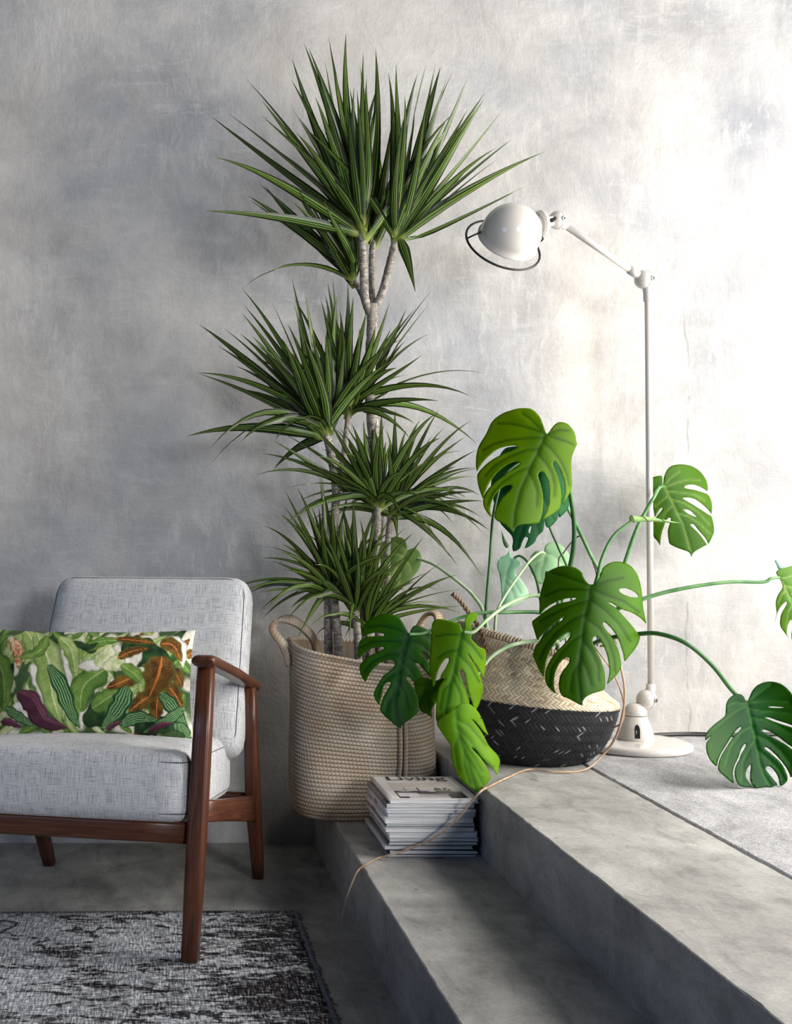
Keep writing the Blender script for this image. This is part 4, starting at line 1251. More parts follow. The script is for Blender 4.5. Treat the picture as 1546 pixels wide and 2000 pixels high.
def make_monstera():
    root = empty('monstera_plant', MO)
    tag(root, 'swiss cheese plant with split leaves and long stalks in the belly basket', 'plant')
    BR = ((66, 112, 4), (106, 154, 2), (32, 68, 4)); MID = ((36, 92, 12), (64, 128, 12), (24, 62, 12))
    # upper big leaf
    monstera_leaf(root, (920, 790), .15,
        [(980,380),(962,345),(940,280),(915,210),(885,150),(830,90),(780,58),(720,48),(640,48),(570,60),(500,82),(430,105),(360,145),(300,190),(255,245),(225,310),(200,370),(165,430),(125,490),(95,550),(75,610),(63,680),(60,750),(62,820),(72,880),
         (110,810),(160,740),(230,670),(310,600),(380,565),(450,545),(520,535),(580,535),(597,550),(575,575),(520,605),(450,630),(380,660),(300,700),(220,755),(150,820),(100,875),(75,925),(80,1000),(95,1075),(120,1150),(152,1235),
         (170,1170),(200,1090),(240,1010),(290,940),(340,885),(400,830),(470,780),(550,748),(615,742),(635,760),(610,800),(560,835),(480,880),(400,940),(310,1010),(240,1075),(190,1140),(160,1200),(150,1270),(165,1340),(200,1400),(240,1450),(285,1480),
         (258,1440),(245,1380),(250,1320),(270,1250),(310,1170),(370,1105),(430,1060),(490,1045),(525,1055),(522,1090),(490,1130),(440,1175),(390,1230),(350,1290),(320,1350),(302,1410),(298,1470),(330,1510),(400,1545),(450,1575),(500,1620),(550,1680),
         (565,1620),(590,1585),(640,1565),(720,1558),(800,1552),(880,1545),(905,1480),(925,1400),(935,1300),(935,1210),(920,1110),(895,1020),(872,950),(870,910),(890,880),(920,873),(950,895),(980,950),(1005,1040),(1015,1130),(1015,1220),(1005,1310),(980,1390),(945,1460),(918,1505),
         (980,1470),(1060,1425),(1110,1390),(1150,1350),(1165,1270),(1170,1180),(1160,1090),(1140,990),(1110,900),(1075,820),(1058,760),(1075,735),(1105,755),(1135,810),(1170,890),(1205,980),(1220,1070),(1220,1160),(1205,1230),(1178,1295),
         (1240,1220),(1290,1140),(1312,1050),(1308,940),(1298,840),(1300,730),(1318,650),(1350,570),(1380,515),(1362,470),(1362,430),(1340,360),(1300,300),(1250,250),(1190,230),(1130,230),(1080,265),(1040,315),(1010,360),(990,385)], [],
        [(970,390),(860,640),(750,870),(640,1130),(570,1400),(550,1670)],
        [[(960,380),(820,330),(640,275),(480,250),(350,250)],[(950,370),(860,280),(760,180),(660,110)],[(930,435),(700,440),(450,470),(280,520),(150,600)],[(870,580),(700,600),(500,680),(300,800),(180,930)],[(760,820),(600,880),(420,1000),(280,1150),(220,1300)],
         [(1000,395),(1100,440),(1230,480),(1320,520)],[(940,495),(1050,590),(1150,720),(1240,900),(1270,1050)],[(870,650),(970,760),(1050,900),(1085,1050),(1080,1200)],[(750,880),(820,1010),(860,1150),(850,1320)],[(1000,390),(1130,330),(1250,340)]],
        3.08, (.01, -.045), .045, BR)
    # darker leaf behind it
    monstera_leaf(root, (920, 790), .15,
        [(800,600),(600,540),(450,560),(380,640),(330,760),(280,900),(250,1060),(300,1300),(370,1540),(450,1630),(530,1710),(545,1780),(530,1860),(545,1915),(590,1905),(640,1870),(660,1800),(700,1720),(745,1735),(720,1800),(690,1878),(760,1850),(830,1790),(855,1720),(900,1680),(935,1650),
         (950,1560),(960,1500),(965,1580),(1000,1610),(1060,1570),(1125,1490),(1130,1400),(1140,1480),(1200,1430),(1265,1350),(1280,1200),(1240,1000),(1180,850),(1080,730),(950,650)], [[(740,1650),(770,1580),(785,1600),(760,1690)]],
        [(900,660),(840,1000),(740,1400),(600,1880)], [[(880,800),(1050,1000),(1200,1300)],[(820,1050),(960,1250),(1080,1500)],[(760,1300),(850,1500),(880,1680)],[(860,900),(650,950),(400,1150)],[(800,1150),(620,1300),(450,1550)]],
        3.24, (-.03, -.02), .05, ((20, 84, 46), (38, 118, 62), (14, 58, 30)), tipcurl=-.02)
    # leaf in front of the basket
    monstera_leaf(root, (1030, 1090), .15524,
        [(815,335),(770,330),(730,285),(700,235),(690,190),(650,150),(590,115),(520,100),(440,97),(370,115),(300,145),(255,170),(222,165),(215,260),(190,330),(165,420),(150,510),(150,600),(145,720),(175,680),(215,640),(280,590),(370,545),(470,510),(540,500),(600,500),(620,510),(540,540),(440,560),(340,590),(260,640),(180,700),(100,760),(55,795),
         (60,840),(85,920),(120,1040),(160,990),(230,910),(310,840),(390,780),(440,745),(462,740),(440,775),(360,830),(280,900),(190,990),(130,1070),(85,1150),(65,1230),(100,1310),(140,1400),(205,1510),(215,1400),(225,1320),(255,1220),(300,1130),(360,1040),(420,980),(490,935),(540,920),(548,945),(510,1020),(450,1090),(370,1170),(300,1260),(250,1350),(220,1440),(218,1530),
         (240,1600),(290,1660),(365,1715),(335,1650),(328,1570),(335,1490),(360,1400),(400,1320),(450,1270),(500,1243),(527,1260),(525,1300),(490,1360),(440,1420),(405,1490),(390,1570),(395,1660),(430,1738),(510,1765),(600,1815),(690,1862),(692,1800),(730,1750),(800,1710),(880,1685),(965,1660),
         (975,1570),(972,1470),(950,1370),(915,1270),(870,1180),(830,1100),(812,1040),(825,995),(855,980),(890,1000),(930,1060),(975,1150),(1005,1240),(1020,1330),(1030,1420),(1020,1500),(995,1595),(1060,1530),(1130,1460),(1180,1370),(1165,1260),(1140,1150),(1090,1050),(1030,960),(975,890),(945,840),(950,800),(985,815),(1050,880),(1110,960),(1150,1040),(1180,1130),(1205,1210),(1218,1310),
         (1260,1250),(1330,1170),(1390,1080),(1415,990),(1380,940),(1310,850),(1240,770),(1160,680),(1090,610),(1030,575),(1005,555),(1060,565),(1140,620),(1210,655),(1300,680),(1380,725),(1440,770),(1495,835),(1475,740),(1450,620),(1440,500),(1430,390),(1405,280),(1370,190),(1310,110),(1240,65),(1160,45),(1080,45),(1000,75),(945,120),(920,190),(900,250),(860,310)],
        [[(1145,400),(1170,380),(1240,378),(1310,405),(1370,445),(1398,485),(1370,497),(1290,490),(1210,460),(1160,430)]],
        [(800,350),(770,550),(720,760),(690,1000),(660,1230),(640,1480),(680,1850)],
        [[(790,345),(640,290),(450,220),(300,180)],[(770,405),(600,395),(400,400),(220,480)],[(755,540),(560,600),(350,690),(150,800)],[(720,705),(560,780),(380,920),(220,1120),(150,1280)],[(690,960),(560,1050),(420,1200),(300,1400),(280,1600)],[(830,350),(1000,290),(1200,250)],[(830,400),(1000,470),(1200,540),(1400,680)],[(790,525),(980,660),(1150,830),(1290,1050)],
         [(745,770),(900,880),(1020,1060),(1090,1260),(1100,1430)],[(695,1040),(820,1200),(890,1370),(890,1550)],[(665,1240),(740,1400),(800,1600)],[(650,1300),(560,1480),(540,1680)]],
        2.93, (.0, -.05), .06, ((40, 88, 6), (76, 132, 4), (20, 54, 8)))
    # leaf behind the lamp pole
    monstera_leaf(root, (1220, 890), .12937,
        [(566,450),(562,300),(500,305),(430,320),(370,370),(340,430),(335,490),(350,550),(385,640),(430,690),(400,740),(430,800),(440,860),(450,930),(480,880),(530,800),(570,780),(560,820),(500,890),(455,950),(400,930),(340,950),(320,1000),(350,1060),(400,1140),(440,1240),(490,1290),(530,1370),(540,1250),(560,1150),(590,1060),(620,980),(660,935),(690,940),(695,970),(670,1040),(645,1130),(650,1230),(665,1325),
         (720,1360),(810,1400),(900,1430),(960,1450),(990,1490),(1005,1540),(1020,1480),(1060,1440),(1130,1400),(1200,1360),(1240,1345),(1200,1290),(1150,1220),(1090,1150),(1020,1085),(982,1045),(1000,1028),(1040,1035),(1090,1100),(1150,1170),(1220,1250),(1250,1310),(1256,1338),(1300,1260),(1325,1200),(1345,1150),(1340,1060),(1310,930),(1290,905),
         (1240,880),(1150,820),(1040,750),(940,690),(870,650),(880,630),(960,628),(1050,650),(1130,700),(1210,770),(1270,830),(1305,885),(1315,780),(1300,680),(1270,610),(1230,575),(1140,545),(1040,515),(940,500),(890,485),(905,455),(960,435),(1040,435),(1120,460),(1200,505),(1250,540),(1245,440),(1220,360),(1170,280),(1100,210),(1010,160),(910,135),(810,130),(710,148),(650,190),(610,260),(585,340),(578,440)],
        [[(875,810),(930,805),(990,830),(1050,890),(1090,930),(1020,910),(940,870),(890,835)]],
        [(590,460),(700,680),(790,880),(870,1040),(940,1280),(1005,1530)],
        [[(590,450),(700,330),(830,240)],[(610,475),(780,410),(960,360),(1130,370)],[(650,540),(850,560),(1050,590),(1200,680)],[(700,660),(900,720),(1100,850),(1280,1050)],[(790,875),(950,910),(1120,1020),(1280,1180)],[(640,620),(560,680),(470,760)],[(710,760),(620,850),(540,1000)]],
        3.43, (.02, -.02), .03, ((50, 100, 14), (78, 130, 22), (120, 160, 80)), st=3.6, vein_w=1.6)
    # leaf resting on the platform at the right
    monstera_leaf(root, (1366, 1310), .125,
        [(740,470),(710,460),(690,410),(650,370),(590,360),(530,375),(470,420),(430,470),(410,540),(405,620),(402,700),(340,755),(260,810),(180,880),(115,950),(88,1020),(85,1090),(130,1060),(185,1015),(150,1070),(105,1120),(98,1180),(105,1260),(140,1360),(190,1430),(265,1505),(283,1400),(328,1290),(398,1180),(468,1070),(520,990),(580,915),(640,875),(655,895),(610,950),(540,1015),(494,1075),(425,1185),(355,1295),(302,1405),(280,1545),
         (340,1610),(420,1680),(540,1775),(512,1650),(515,1560),(550,1450),(588,1390),(618,1300),(640,1230),(690,1150),(722,1140),(720,1180),(680,1250),(644,1310),(618,1390),(574,1465),(544,1560),(548,1650),(580,1740),(630,1805),(740,1815),(830,1810),(760,1740),(718,1670),(715,1600),(740,1530),(780,1465),(800,1470),(795,1540),(785,1610),(785,1700),(815,1780),(875,1845),(960,1825),(1070,1805),(1130,1885),(1140,1800),(1225,1785),
         (1150,1700),(1060,1590),(1025,1530),(1040,1495),(1090,1490),(1150,1540),(1200,1610),(1235,1690),(1250,1805),(1310,1785),(1375,1715),(1370,1640),(1320,1520),(1260,1430),(1180,1350),(1090,1280),(1015,1220),(1010,1195),(1050,1195),(1130,1260),(1210,1340),(1290,1430),(1360,1530),(1400,1610),(1420,1680),(1480,1600),(1530,1480),(1540,1330),(1440,1225),(1330,1145),(1200,1070),(1080,1010),(975,945),(975,920),(1020,918),(1120,960),(1250,1050),(1350,1130),(1450,1200),(1545,1290),
         (1580,1180),(1590,1050),(1580,960),(1440,885),(1300,842),(1150,790),(1030,740),(1030,725),(1090,730),(1220,780),(1350,820),(1460,860),(1580,910),(1580,800),(1560,690),(1520,560),(1440,360),(1360,270),(1280,210),(1180,175),(1080,165),(980,185),(890,230),(820,310),(780,400),(755,465)],
        [[(1060,565),(1120,555),(1250,565),(1330,575),(1250,582),(1120,578)]],
        [(730,500),(770,680),(840,980),(880,1220),(930,1460),(1000,1650),(1130,1870)],
        [[(700,560),(560,640),(400,760),(200,930)],[(690,520),(560,500),(450,540)],[(745,490),(900,370),(1110,220)],[(760,510),(950,480),(1200,480),(1400,500)],[(780,595),(1000,640),(1300,660),(1500,700)],[(800,745),(1000,770),(1200,860),(1440,1000)],[(850,1015),(1050,1090),(1250,1250),(1400,1450)],[(890,1240),(1050,1380),(1200,1520),(1300,1700)],[(800,880),(650,960),(480,1180),(380,1500)],[(850,1100),(740,1260),(660,1450),(650,1720)]],
        2.915, (.02, -.075), -.035, ((10, 74, 30), (34, 88, 8), (58, 120, 48)), st=3.6, vein_w=1.5, pleat=.002)
    # leaf leaving the picture at the right edge
    monstera_leaf(root, (1480, 1080), .09496,
        [(430,510),(380,440),(370,400),(400,350),(500,320),(600,290),(700,260),(850,280),(950,400),(1000,600),(1000,900),(950,1200),(900,1500),(800,1800),(700,1840),(680,1700),(700,1560),(690,1340),(620,1450),(590,1560),(590,1680),(630,1760),(560,1660),(460,1530),(445,1430),(460,1300),(500,1200),(560,1110),(595,1040),(580,990),(520,1040),(450,1120),(390,1240),(350,1400),(335,1470),(360,1330),(382,1230),(365,1120),(360,1000),(400,870),(500,730),(500,660),(470,580)],
        [[(665,825),(720,850),(760,900),(700,880)]], [(440,520),(540,700),(640,930),(720,1130),(800,1500),(800,1790)], [[(450,530),(600,500),(800,430)],[(520,660),(700,720),(900,850)],[(560,780),(480,860),(410,1050)],[(690,1090),(620,1200),(580,1500)],[(620,880),(760,1000),(900,1300)]],
        3.12, (.06, 0), .02, ((72, 122, 34), (98, 150, 40), (140, 176, 100)), st=3.0, vein_w=1.4)
    monstera_leaf(root, (1480, 1080), .09496, [(330,150),(420,138),(500,130),(540,190),(590,260),(500,320),(415,345),(385,250)], [], [(340,150),(400,250),(415,340)], [], 3.16, (.05, 0), .01, ((170, 210, 196), (206, 228, 220), (110, 150, 130)), 'pale_blade', 3.0)
    # leaves hanging over the jute bag
    g = (690, 1180)
    monstera_leaf(root, g, .19,
        [(570,305),(550,270),(520,210),(480,150),(420,110),(350,92),(270,105),(210,140),(150,165),(110,215),(92,280),(90,345),(150,310),(220,290),(300,300),(345,322),(290,328),(200,330),(120,340),(65,375),(45,440),(42,510),(52,570),(100,510),(170,460),(250,438),(310,440),(318,458),(250,490),(170,530),(100,580),(62,625),(65,700),(90,760),(127,805),(150,740),(200,670),(260,610),(330,580),(400,572),(430,595),(420,640),(370,690),(310,730),(270,790),(235,850),(203,920),(220,980),(268,1045),
         (280,990),(300,900),(310,840),(350,800),(385,800),(375,840),(330,910),(300,970),(280,1030),(270,1090),(310,1140),(380,1200),(430,1245),(490,1282),(490,1250),(540,1210),(600,1170),(665,1115),(672,1040),(660,960),(630,880),(590,830),(550,780),(540,745),(565,740),(590,770),(620,800),(680,770),(720,750),(690,690),(640,620),(632,600),(670,610),(740,690),(790,750),(820,720),(830,670),(780,605),(720,530),(690,485),(740,500),(790,560),(830,610),(850,560),(850,460),(835,370),(800,310),(750,255),(690,230),(620,218),(590,260),(580,300)], [],
        [(570,320),(510,520),(470,760),(430,1000),(450,1180),(485,1275)],
        [[(560,310),(430,250),(270,220),(150,240)],[(550,380),(350,380),(180,390),(70,450)],[(510,500),(350,520),(200,590),(110,700)],[(480,680),(380,740),(290,830),(250,950)],[(590,310),(680,290),(780,330)],[(560,360),(680,400),(800,500)],[(510,520),(640,600),(760,720)],[(500,580),(600,680),(650,780)],[(460,800),(540,920),(570,1080)],[(440,900),(360,1000),(330,1120)]],
        2.99, (.01, -.03), .035, ((12, 72, 20), (58, 118, 8), (8, 50, 26)))
    monstera_leaf(root, g, .19, [(620,800),(660,765),(720,752),(800,770),(850,790),(900,760),(960,760),(930,830),(900,900),(870,960),(845,1020),(800,1080),(812,1172),(760,1130),(700,1110),(670,1060),(650,950),(630,870)], [], [(930,770),(840,860),(760,960),(812,1165)], [[(900,800),(760,820),(650,830)],[(840,880),(720,930),(680,1040)]], 3.0, (-.01, 0), .02, ((62, 116, 12), (84, 138, 14), (44, 88, 16)))
    monstera_leaf(root, g, .19,
        [(1130,280),(1110,250),(1090,195),(1030,185),(960,165),(880,150),(830,165),(805,210),(798,300),(800,400),(790,500),(780,600),(785,700),(820,870),(850,760),(870,680),(900,620),(940,565),(975,550),(983,580),(950,650),(910,710),(885,765),(950,752),(900,810),(870,880),(855,970),(848,1080),(845,1180),(870,1240),(920,1290),(965,1335),(980,1295),(1030,1270),(1080,1250),(1130,1230),(1190,1140),(1195,1050),(1180,950),(1150,860),(1115,780),(1090,720),(1090,680),(1110,665),(1135,690),(1150,760),(1170,860),(1200,960),(1225,1030),(1245,1110),
         (1290,1030),(1320,940),(1338,860),(1310,770),(1280,690),(1230,600),(1185,540),(1170,505),(1200,540),(1250,620),(1300,690),(1335,775),(1350,680),(1360,580),(1362,500),(1350,460),(1290,440),(1240,390),(1205,350),(1220,310),(1225,280),(1205,220),(1220,190),(1265,160),(1278,110),(1250,85),(1200,90),(1160,115),(1140,170),(1142,240)], [],
        [(1120,300),(1080,470),(1040,680),(990,880),(950,1080),(965,1320)],
        [[(1110,320),(980,310),(850,330)],[(1080,470),(960,490),(860,560)],[(1120,340),(1220,430),(1320,560)],[(1080,510),(1200,640),(1290,800)],[(1040,690),(1130,830),(1200,1000)],[(1020,760),(1100,920),(1120,1120)],[(1010,790),(920,900),(890,1080)]],
        2.93, (-.01, -.03), .035, ((78, 138, 20), (116, 172, 24), (34, 92, 24)))
    monstera_leaf(root, g, .19,
        [(1000,1100),(880,1180),(850,1230),(900,1310),(940,1370),(1000,1450),(1005,1500),(1000,1560),(1020,1640),(1060,1740),(1120,1830),(1200,1890),(1272,1942),(1300,1900),(1360,1860),(1410,1800),(1400,1740),(1360,1660),(1300,1570),(1240,1510),(1205,1465),(1250,1490),(1310,1570),(1380,1640),(1440,1700),(1478,1765),(1490,1700),(1508,1610),(1480,1550),(1430,1500),(1385,1450),(1360,1400),(1320,1320),(1270,1250),(1200,1170),(1270,1225),(1330,1305),(1392,1357),(1362,1290),(1330,1200),(1290,1120),(1250,1070),(1195,1025),(1100,1020)],
        [],
        [(1060,1060),(1070,1250),(1120,1450),(1200,1680),(1275,1935)], [[(1075,1280),(1180,1380),(1300,1540),(1440,1680)],[(1100,1380),(1200,1520),(1320,1720)],[(1090,1350),(1040,1480),(1080,1700)],[(1140,1500),(1140,1650),(1200,1840)],[(1070,1180),(1200,1260),(1360,1450)],[(1160,1560),(1260,1700),(1330,1850)]],
        2.86, (.01, -.02), .03, ((88, 150, 20), (116, 172, 22), (56, 112, 22)))
    # small whole leaf behind the dracaena
    monstera_leaf(root, (710, 1030), .0841, [(1000,530),(1010,480),(1010,410),(980,330),(930,260),(850,230),(750,215),(650,235),(550,275),(450,350),(370,440),(310,550),(270,680),(250,800),(250,950),(265,1100),(300,1230),(360,1350),(420,1450),(500,1570),(600,1510),(700,1440),(850,1370),(1000,1280),(1120,1170),(1230,1050),(1310,920),(1340,780),(1335,650),(1290,550),(1210,480),(1130,480),(1060,520)], [],
        [(1000,540),(850,800),(650,1150),(500,1560)], [[(980,520),(850,430),(720,370)],[(930,750),(1050,850),(1100,1000)],[(920,670),(700,600),(500,650)],[(780,930),(560,900),(350,1050)],[(780,950),(850,1100),(820,1300)]], 3.45, (-.02, 0), .02, ((108, 154, 84), (132, 172, 108), (176, 206, 140)), 'blade', 3.0, vein_w=1.6)
    # leaves close to the wall; pale ones have backlight glare painted into their colour
    q = (940, 1030)
    monstera_leaf(root, q, .12937, [(460,480),(425,330),(380,420),(300,440),(240,520),(230,590),(270,700),(290,850),(300,1000),(300,1100),(310,1180),(330,1260),(420,1215),(480,1190),(560,1150),(650,1100),(720,1020),(690,930),(640,840),(570,760),(500,700),(520,640),(560,600),(620,560),(560,470),(500,460)], [], [(460,500),(390,700),(350,950),(330,1240)], [[(400,740),(500,830),(600,1000)],[(380,820),(460,930),(520,1080)]], 3.44, (-.03, 0), .02, ((168, 214, 184), (196, 232, 208), (120, 170, 130)), 'pale_blade', 3.4, vein_w=1.6)
    monstera_leaf(root, q, .12937, [(950,385),(880,350),(810,360),(750,420),(720,500),(710,570),(750,680),(800,760),(850,830),(900,870),(1000,800),(1090,700),(1180,640),(1300,570),(1340,470),(1320,400),(1270,330),(1200,260),(1120,225),(1040,225),(970,260),(948,320)], [], [(955,390),(920,540),(880,680),(890,860)], [[(950,400),(1080,440),(1200,560)],[(940,470),(820,520),(760,620)]], 3.46, (-.02, 0), .02, ((150, 196, 150), (178, 214, 170), (206, 226, 190)), 'pale_blade', 3.4, vein_w=1.6)
    monstera_leaf(root, q, .12937, [(296,40),(330,120),(370,200),(420,280),(380,320),(340,280),(315,210),(308,120)], [], [(300,45),(340,180),(380,310)], [], 3.40, (0, 0), .008, ((96, 150, 104), (150, 190, 150), (60, 100, 60)), 'blade', 3.0, vein_w=1.2)
    # stalks
    def stalk(name, mat, pts, r0, r1=None):
        c = catmull([P(*p) - MO for p in pts], 7)
        r1 = r0 if r1 is None else r1
        n = len(c)
        mb = MB(); mb.add(*tube(c, [r0 + (r1 - r0) * i / (n - 1) for i in range(n)], 8)); return mb.build(name, M[mat], root)
    B0 = (1040, 1285, 3.22)
    stalk('petiole', 'stem_dark', [B0, (1085, 1200, 3.22), (1112, 1110, 3.21), (1121, 1040, 3.19), (1112, 960, 3.17), (1092, 890, 3.155), (1068, 850, 3.122)], .0068, .0045)
    stalk('petiole', 'stem', [B0, (1130, 1220, 3.28), (1178, 1148, 3.32), (1150, 1078, 3.33), (1112, 1000, 3.31), (1075, 930, 3.27), (1052, 895, 3.25)], .0060, .0035)
    stalk('petiole', 'stem_dark', [(948, 1280, 3.15), (948, 1200, 3.16), (956, 1100, 3.18), (964, 1000, 3.20), (985, 930, 3.22), (1020, 900, 3.24)], .0042, .003)
    stalk('petiole', 'stem_dark', [(1120, 1270, 3.25), (1112, 1130, 3.28), (1090, 1070, 3.28), (1073, 1030, 3.27), (1062, 985, 3.26)], .0032, .0026)
    stalk('petiole', 'stem', [(1130, 1290, 3.24), (1170, 1210, 3.28), (1208, 1130, 3.32), (1236, 1050, 3.29), (1252, 1014, 3.28), (1277, 970, 3.29), (1287, 953, 3.36), (1296, 950, 3.42)], .0055, .0038)
    stalk('petiole', 'stem', [(1120, 1290, 3.24), (1145, 1200, 3.20), (1165, 1130, 3.17), (1176, 1088, 3.16), (1198, 1046, 3.16), (1236, 1015, 3.16)], .0048, .0034)
    stalk('petiole', 'stem_dark', [(1110, 1290, 3.22), (1170, 1252, 3.10), (1250, 1238, 3.02), (1292, 1239, 2.98), (1342, 1258, 2.95), (1390, 1299, 2.95), (1425, 1344, 2.97), (1446, 1366, 2.985), (1457, 1374, 2.986)], .0058, .0045)
    stalk('petiole', 'stem', [(1110, 1280, 3.22), (1180, 1205, 3.14), (1255, 1170, 3.10), (1330, 1150, 3.09), (1420, 1137, 3.09), (1488, 1137, 3.09), (1505, 1130, 3.09), (1521, 1128, 3.10)], .0060, .0034)
    stalk('petiole', 'stem', [(1060, 1290, 3.20), (1090, 1205, 3.12), (1050, 1196, 3.06), (990, 1196, 3.03), (932, 1198, 3.02), (880, 1213, 3.02), (830, 1236, 3.02), (798, 1239, 3.015)], .0052, .0036)
    stalk('petiole', 'stem_pale', [(1060, 1290, 3.20), (1090, 1175, 3.12), (1051, 1163, 3.06), (1020, 1168, 3.02), (985, 1184, 2.99), (950, 1211, 2.96), (925, 1234, 2.95), (906, 1235, 2.955)], .0055, .0038)
    stalk('petiole', 'stem_pale', [(1080, 1290, 3.20), (1088, 1254, 3.08), (1048, 1252, 3.02), (1010, 1257, 2.995), (985, 1266, 2.99), (955, 1287, 2.985), (925, 1330, 2.975), (905, 1370, 2.95), (892, 1400, 2.91)], .0055, .0036)
    stalk('petiole', 'stem_pale', [(960, 1290, 3.22), (945, 1200, 3.28), (925, 1165, 3.32), (905, 1145, 3.35), (870, 1118, 3.39), (845, 1102, 3.42), (815, 1090, 3.45), (795, 1075, 3.455)], .0052, .003)
    stalk('petiole', 'stem_dark', [(1070, 1290, 3.24), (1056, 1180, 3.32), (1046, 1130, 3.38), (1030, 1098, 3.42), (1015, 1086, 3.43), (1003, 1090, 3.435)], .0038, .003)
    stalk('petiole', 'stem_pale', [(965, 1290, 3.20), (968, 1205, 3.24), (985, 1165, 3.28), (1010, 1128, 3.32), (1035, 1095, 3.36), (1055, 1079, 3.42), (1063, 1081, 3.45)], .0040, .003)
    stalk('petiole', 'stem_dark', [(1100, 1290, 3.20), (1135, 1230, 3.14), (1152, 1180, 3.06), (1157, 1152, 3.0), (1157, 1144, 2.985)], .0055, .0042)
    # rolled young leaf
    c = catmull([P(1229, 1011, 3.16) - MO, P(1240, 1014, 3.16) - MO, P(1268, 1014, 3.16) - MO, P(1300, 1018, 3.16) - MO, P(1332, 1022, 3.16) - MO], 6)
    n = len(c)
    prof = [.0035, .006, .0075, .008, .0085, .0085, .008, .008, .0075, .0072, .007, .0065, .006, .0056, .005, .0045, .004, .0035, .003, .0026, .002, .0016, .0012, .0008, .0005]
    mb = MB(); mb.add(*tube(c, [prof[min(i, 24)] for i in range(n)], 10))
    roll = mb.build('rolled_leaf', M['roll'], root)
    path = []
    for i in range(60):
        t = i / 59; j = t * (n - 1); a = int(j); p = c[a].lerp(c[min(a + 1, n - 1)], j - a); r_ = prof[min(int(j), 24)] + .0004
        path.append(p + Vector((0, math.cos(t * 22) * r_, math.sin(t * 22) * r_)))
    mb = MB(); mb.add(*tube(path, .0007, 5)); mb.build('leaf_margin', M['stem_dark'], roll)
    # aerial roots
    r_pts = [P(1172, 1262, 3.16), P(1200, 1262, 3.12), P(1211, 1300, 3.10), P(1219, 1345, 3.09), P(1216, 1392, 3.08), P(1202, 1440, 3.07), P(1174, 1478, 3.06)]
    z = Z2 + .0045
    def on(px, py, zz): 
        Yq = (H - zz) * F / (py - PY); return P(px, py, Yq)
    r_pts += [on(1140, 1504, z), on(1085, 1508, z), on(1032, 1503, z), on(990, 1519, z), on(955, 1536, z + .0005)]
    e = on(938, 1546, z + .001)
    r_pts += [e, P(918, 1568, 2.79), P(893, 1600, 2.795), P(850, 1634, 2.80), P(800, 1658, 2.805), P(760, 1670, 2.81), on(738, 1676, Z1 + .004), on(712, 1690, Z1 + .0045), P(697, 1703, 2.715), P(683, 1735, 2.71), P(673, 1770, 2.705), P(667, 1806, 2.70)]
    c = catmull([p - MO for p in r_pts], 6); n = len(c)
    mb = MB(); mb.add(*tube(c, [.0031 - .0012 * i / (n - 1) for i in range(n)], 7)); tag(mb.build('aerial_root', M['root'], root), label='long tan aerial root trailing over the steps')
    c = catmull([P(1160, 1262, 3.17) - MO, P(1188, 1300, 3.13) - MO, P(1206, 1334, 3.11) - MO, P(1217, 1372, 3.10) - MO, P(1214, 1410, 3.095) - MO, P(1192, 1424, 3.12) - MO], 7)
    mb = MB(); mb.add(*tube(c, .0022, 6)); mb.build('aerial_root', M['root'], root)
    c = catmull([P(1110, 1262, 3.2) - MO, P(1150, 1240, 3.2) - MO, P(1185, 1236, 3.17) - MO, P(1206, 1258, 3.14) - MO], 7)
    mb = MB(); mb.add(*tube(c, .002, 6)); mb.build('aerial_root', M['root'], root)
    c = catmull([P(1105, 1262, 3.3) - MO, P(1090, 1110, 3.36) - MO, P(1100, 1080, 3.38) - MO, P(1128, 1048, 3.38) - MO, P(1140, 1060, 3.36) - MO, P(1158, 1100, 3.33) - MO, P(1166, 1140, 3.3) - MO, P(1166, 1262, 3.24) - MO], 7)
    mb = MB(); mb.add(*tube(c, .0018, 6)); mb.build('aerial_root', plain('dark_root', srgb(72, 62, 54), .8), root)
make_monstera()

# ------------------------------------------------------------------ magazines
def m_pages(seed):
    t = NT('page_edges')
    n = t.noise(t.coords('Object', (3, 3, 700), loc=(0, 0, seed)), 1.0, 3, .8)
    c = t.ramp(n, 0, [(.34, srgb(84, 88, 96)), (.42, srgb(222, 222, 222)), (.60, srgb(250, 249, 246)), (.66, srgb(206, 190, 178)), (.72, srgb(120, 116, 118))])
    return t.finish((c, 0), .7, None, .3)

def text_obj(body, size, mat, parent, loc, rot, extrude=.0002, sx=1.0, name='lettering'):
    cu = bpy.data.curves.new(name, 'FONT')
    cu.body = body; cu.size = size; cu.extrude = extrude
    tmp = bpy.data.objects.new('tmp', cu); C.objects.link(tmp)
    dg = bpy.context.evaluated_depsgraph_get()
    me = bpy.data.meshes.new_from_object(tmp.evaluated_get(dg))
    bpy.data.objects.remove(tmp)
    me.materials.clear(); me.materials.append(mat)
    o = bpy.data.objects.new(name, me); C.objects.link(o)
    o.parent = parent; o.location = loc; o.rotation_euler = rot; o.scale = (sx, 1, 1)
    return o

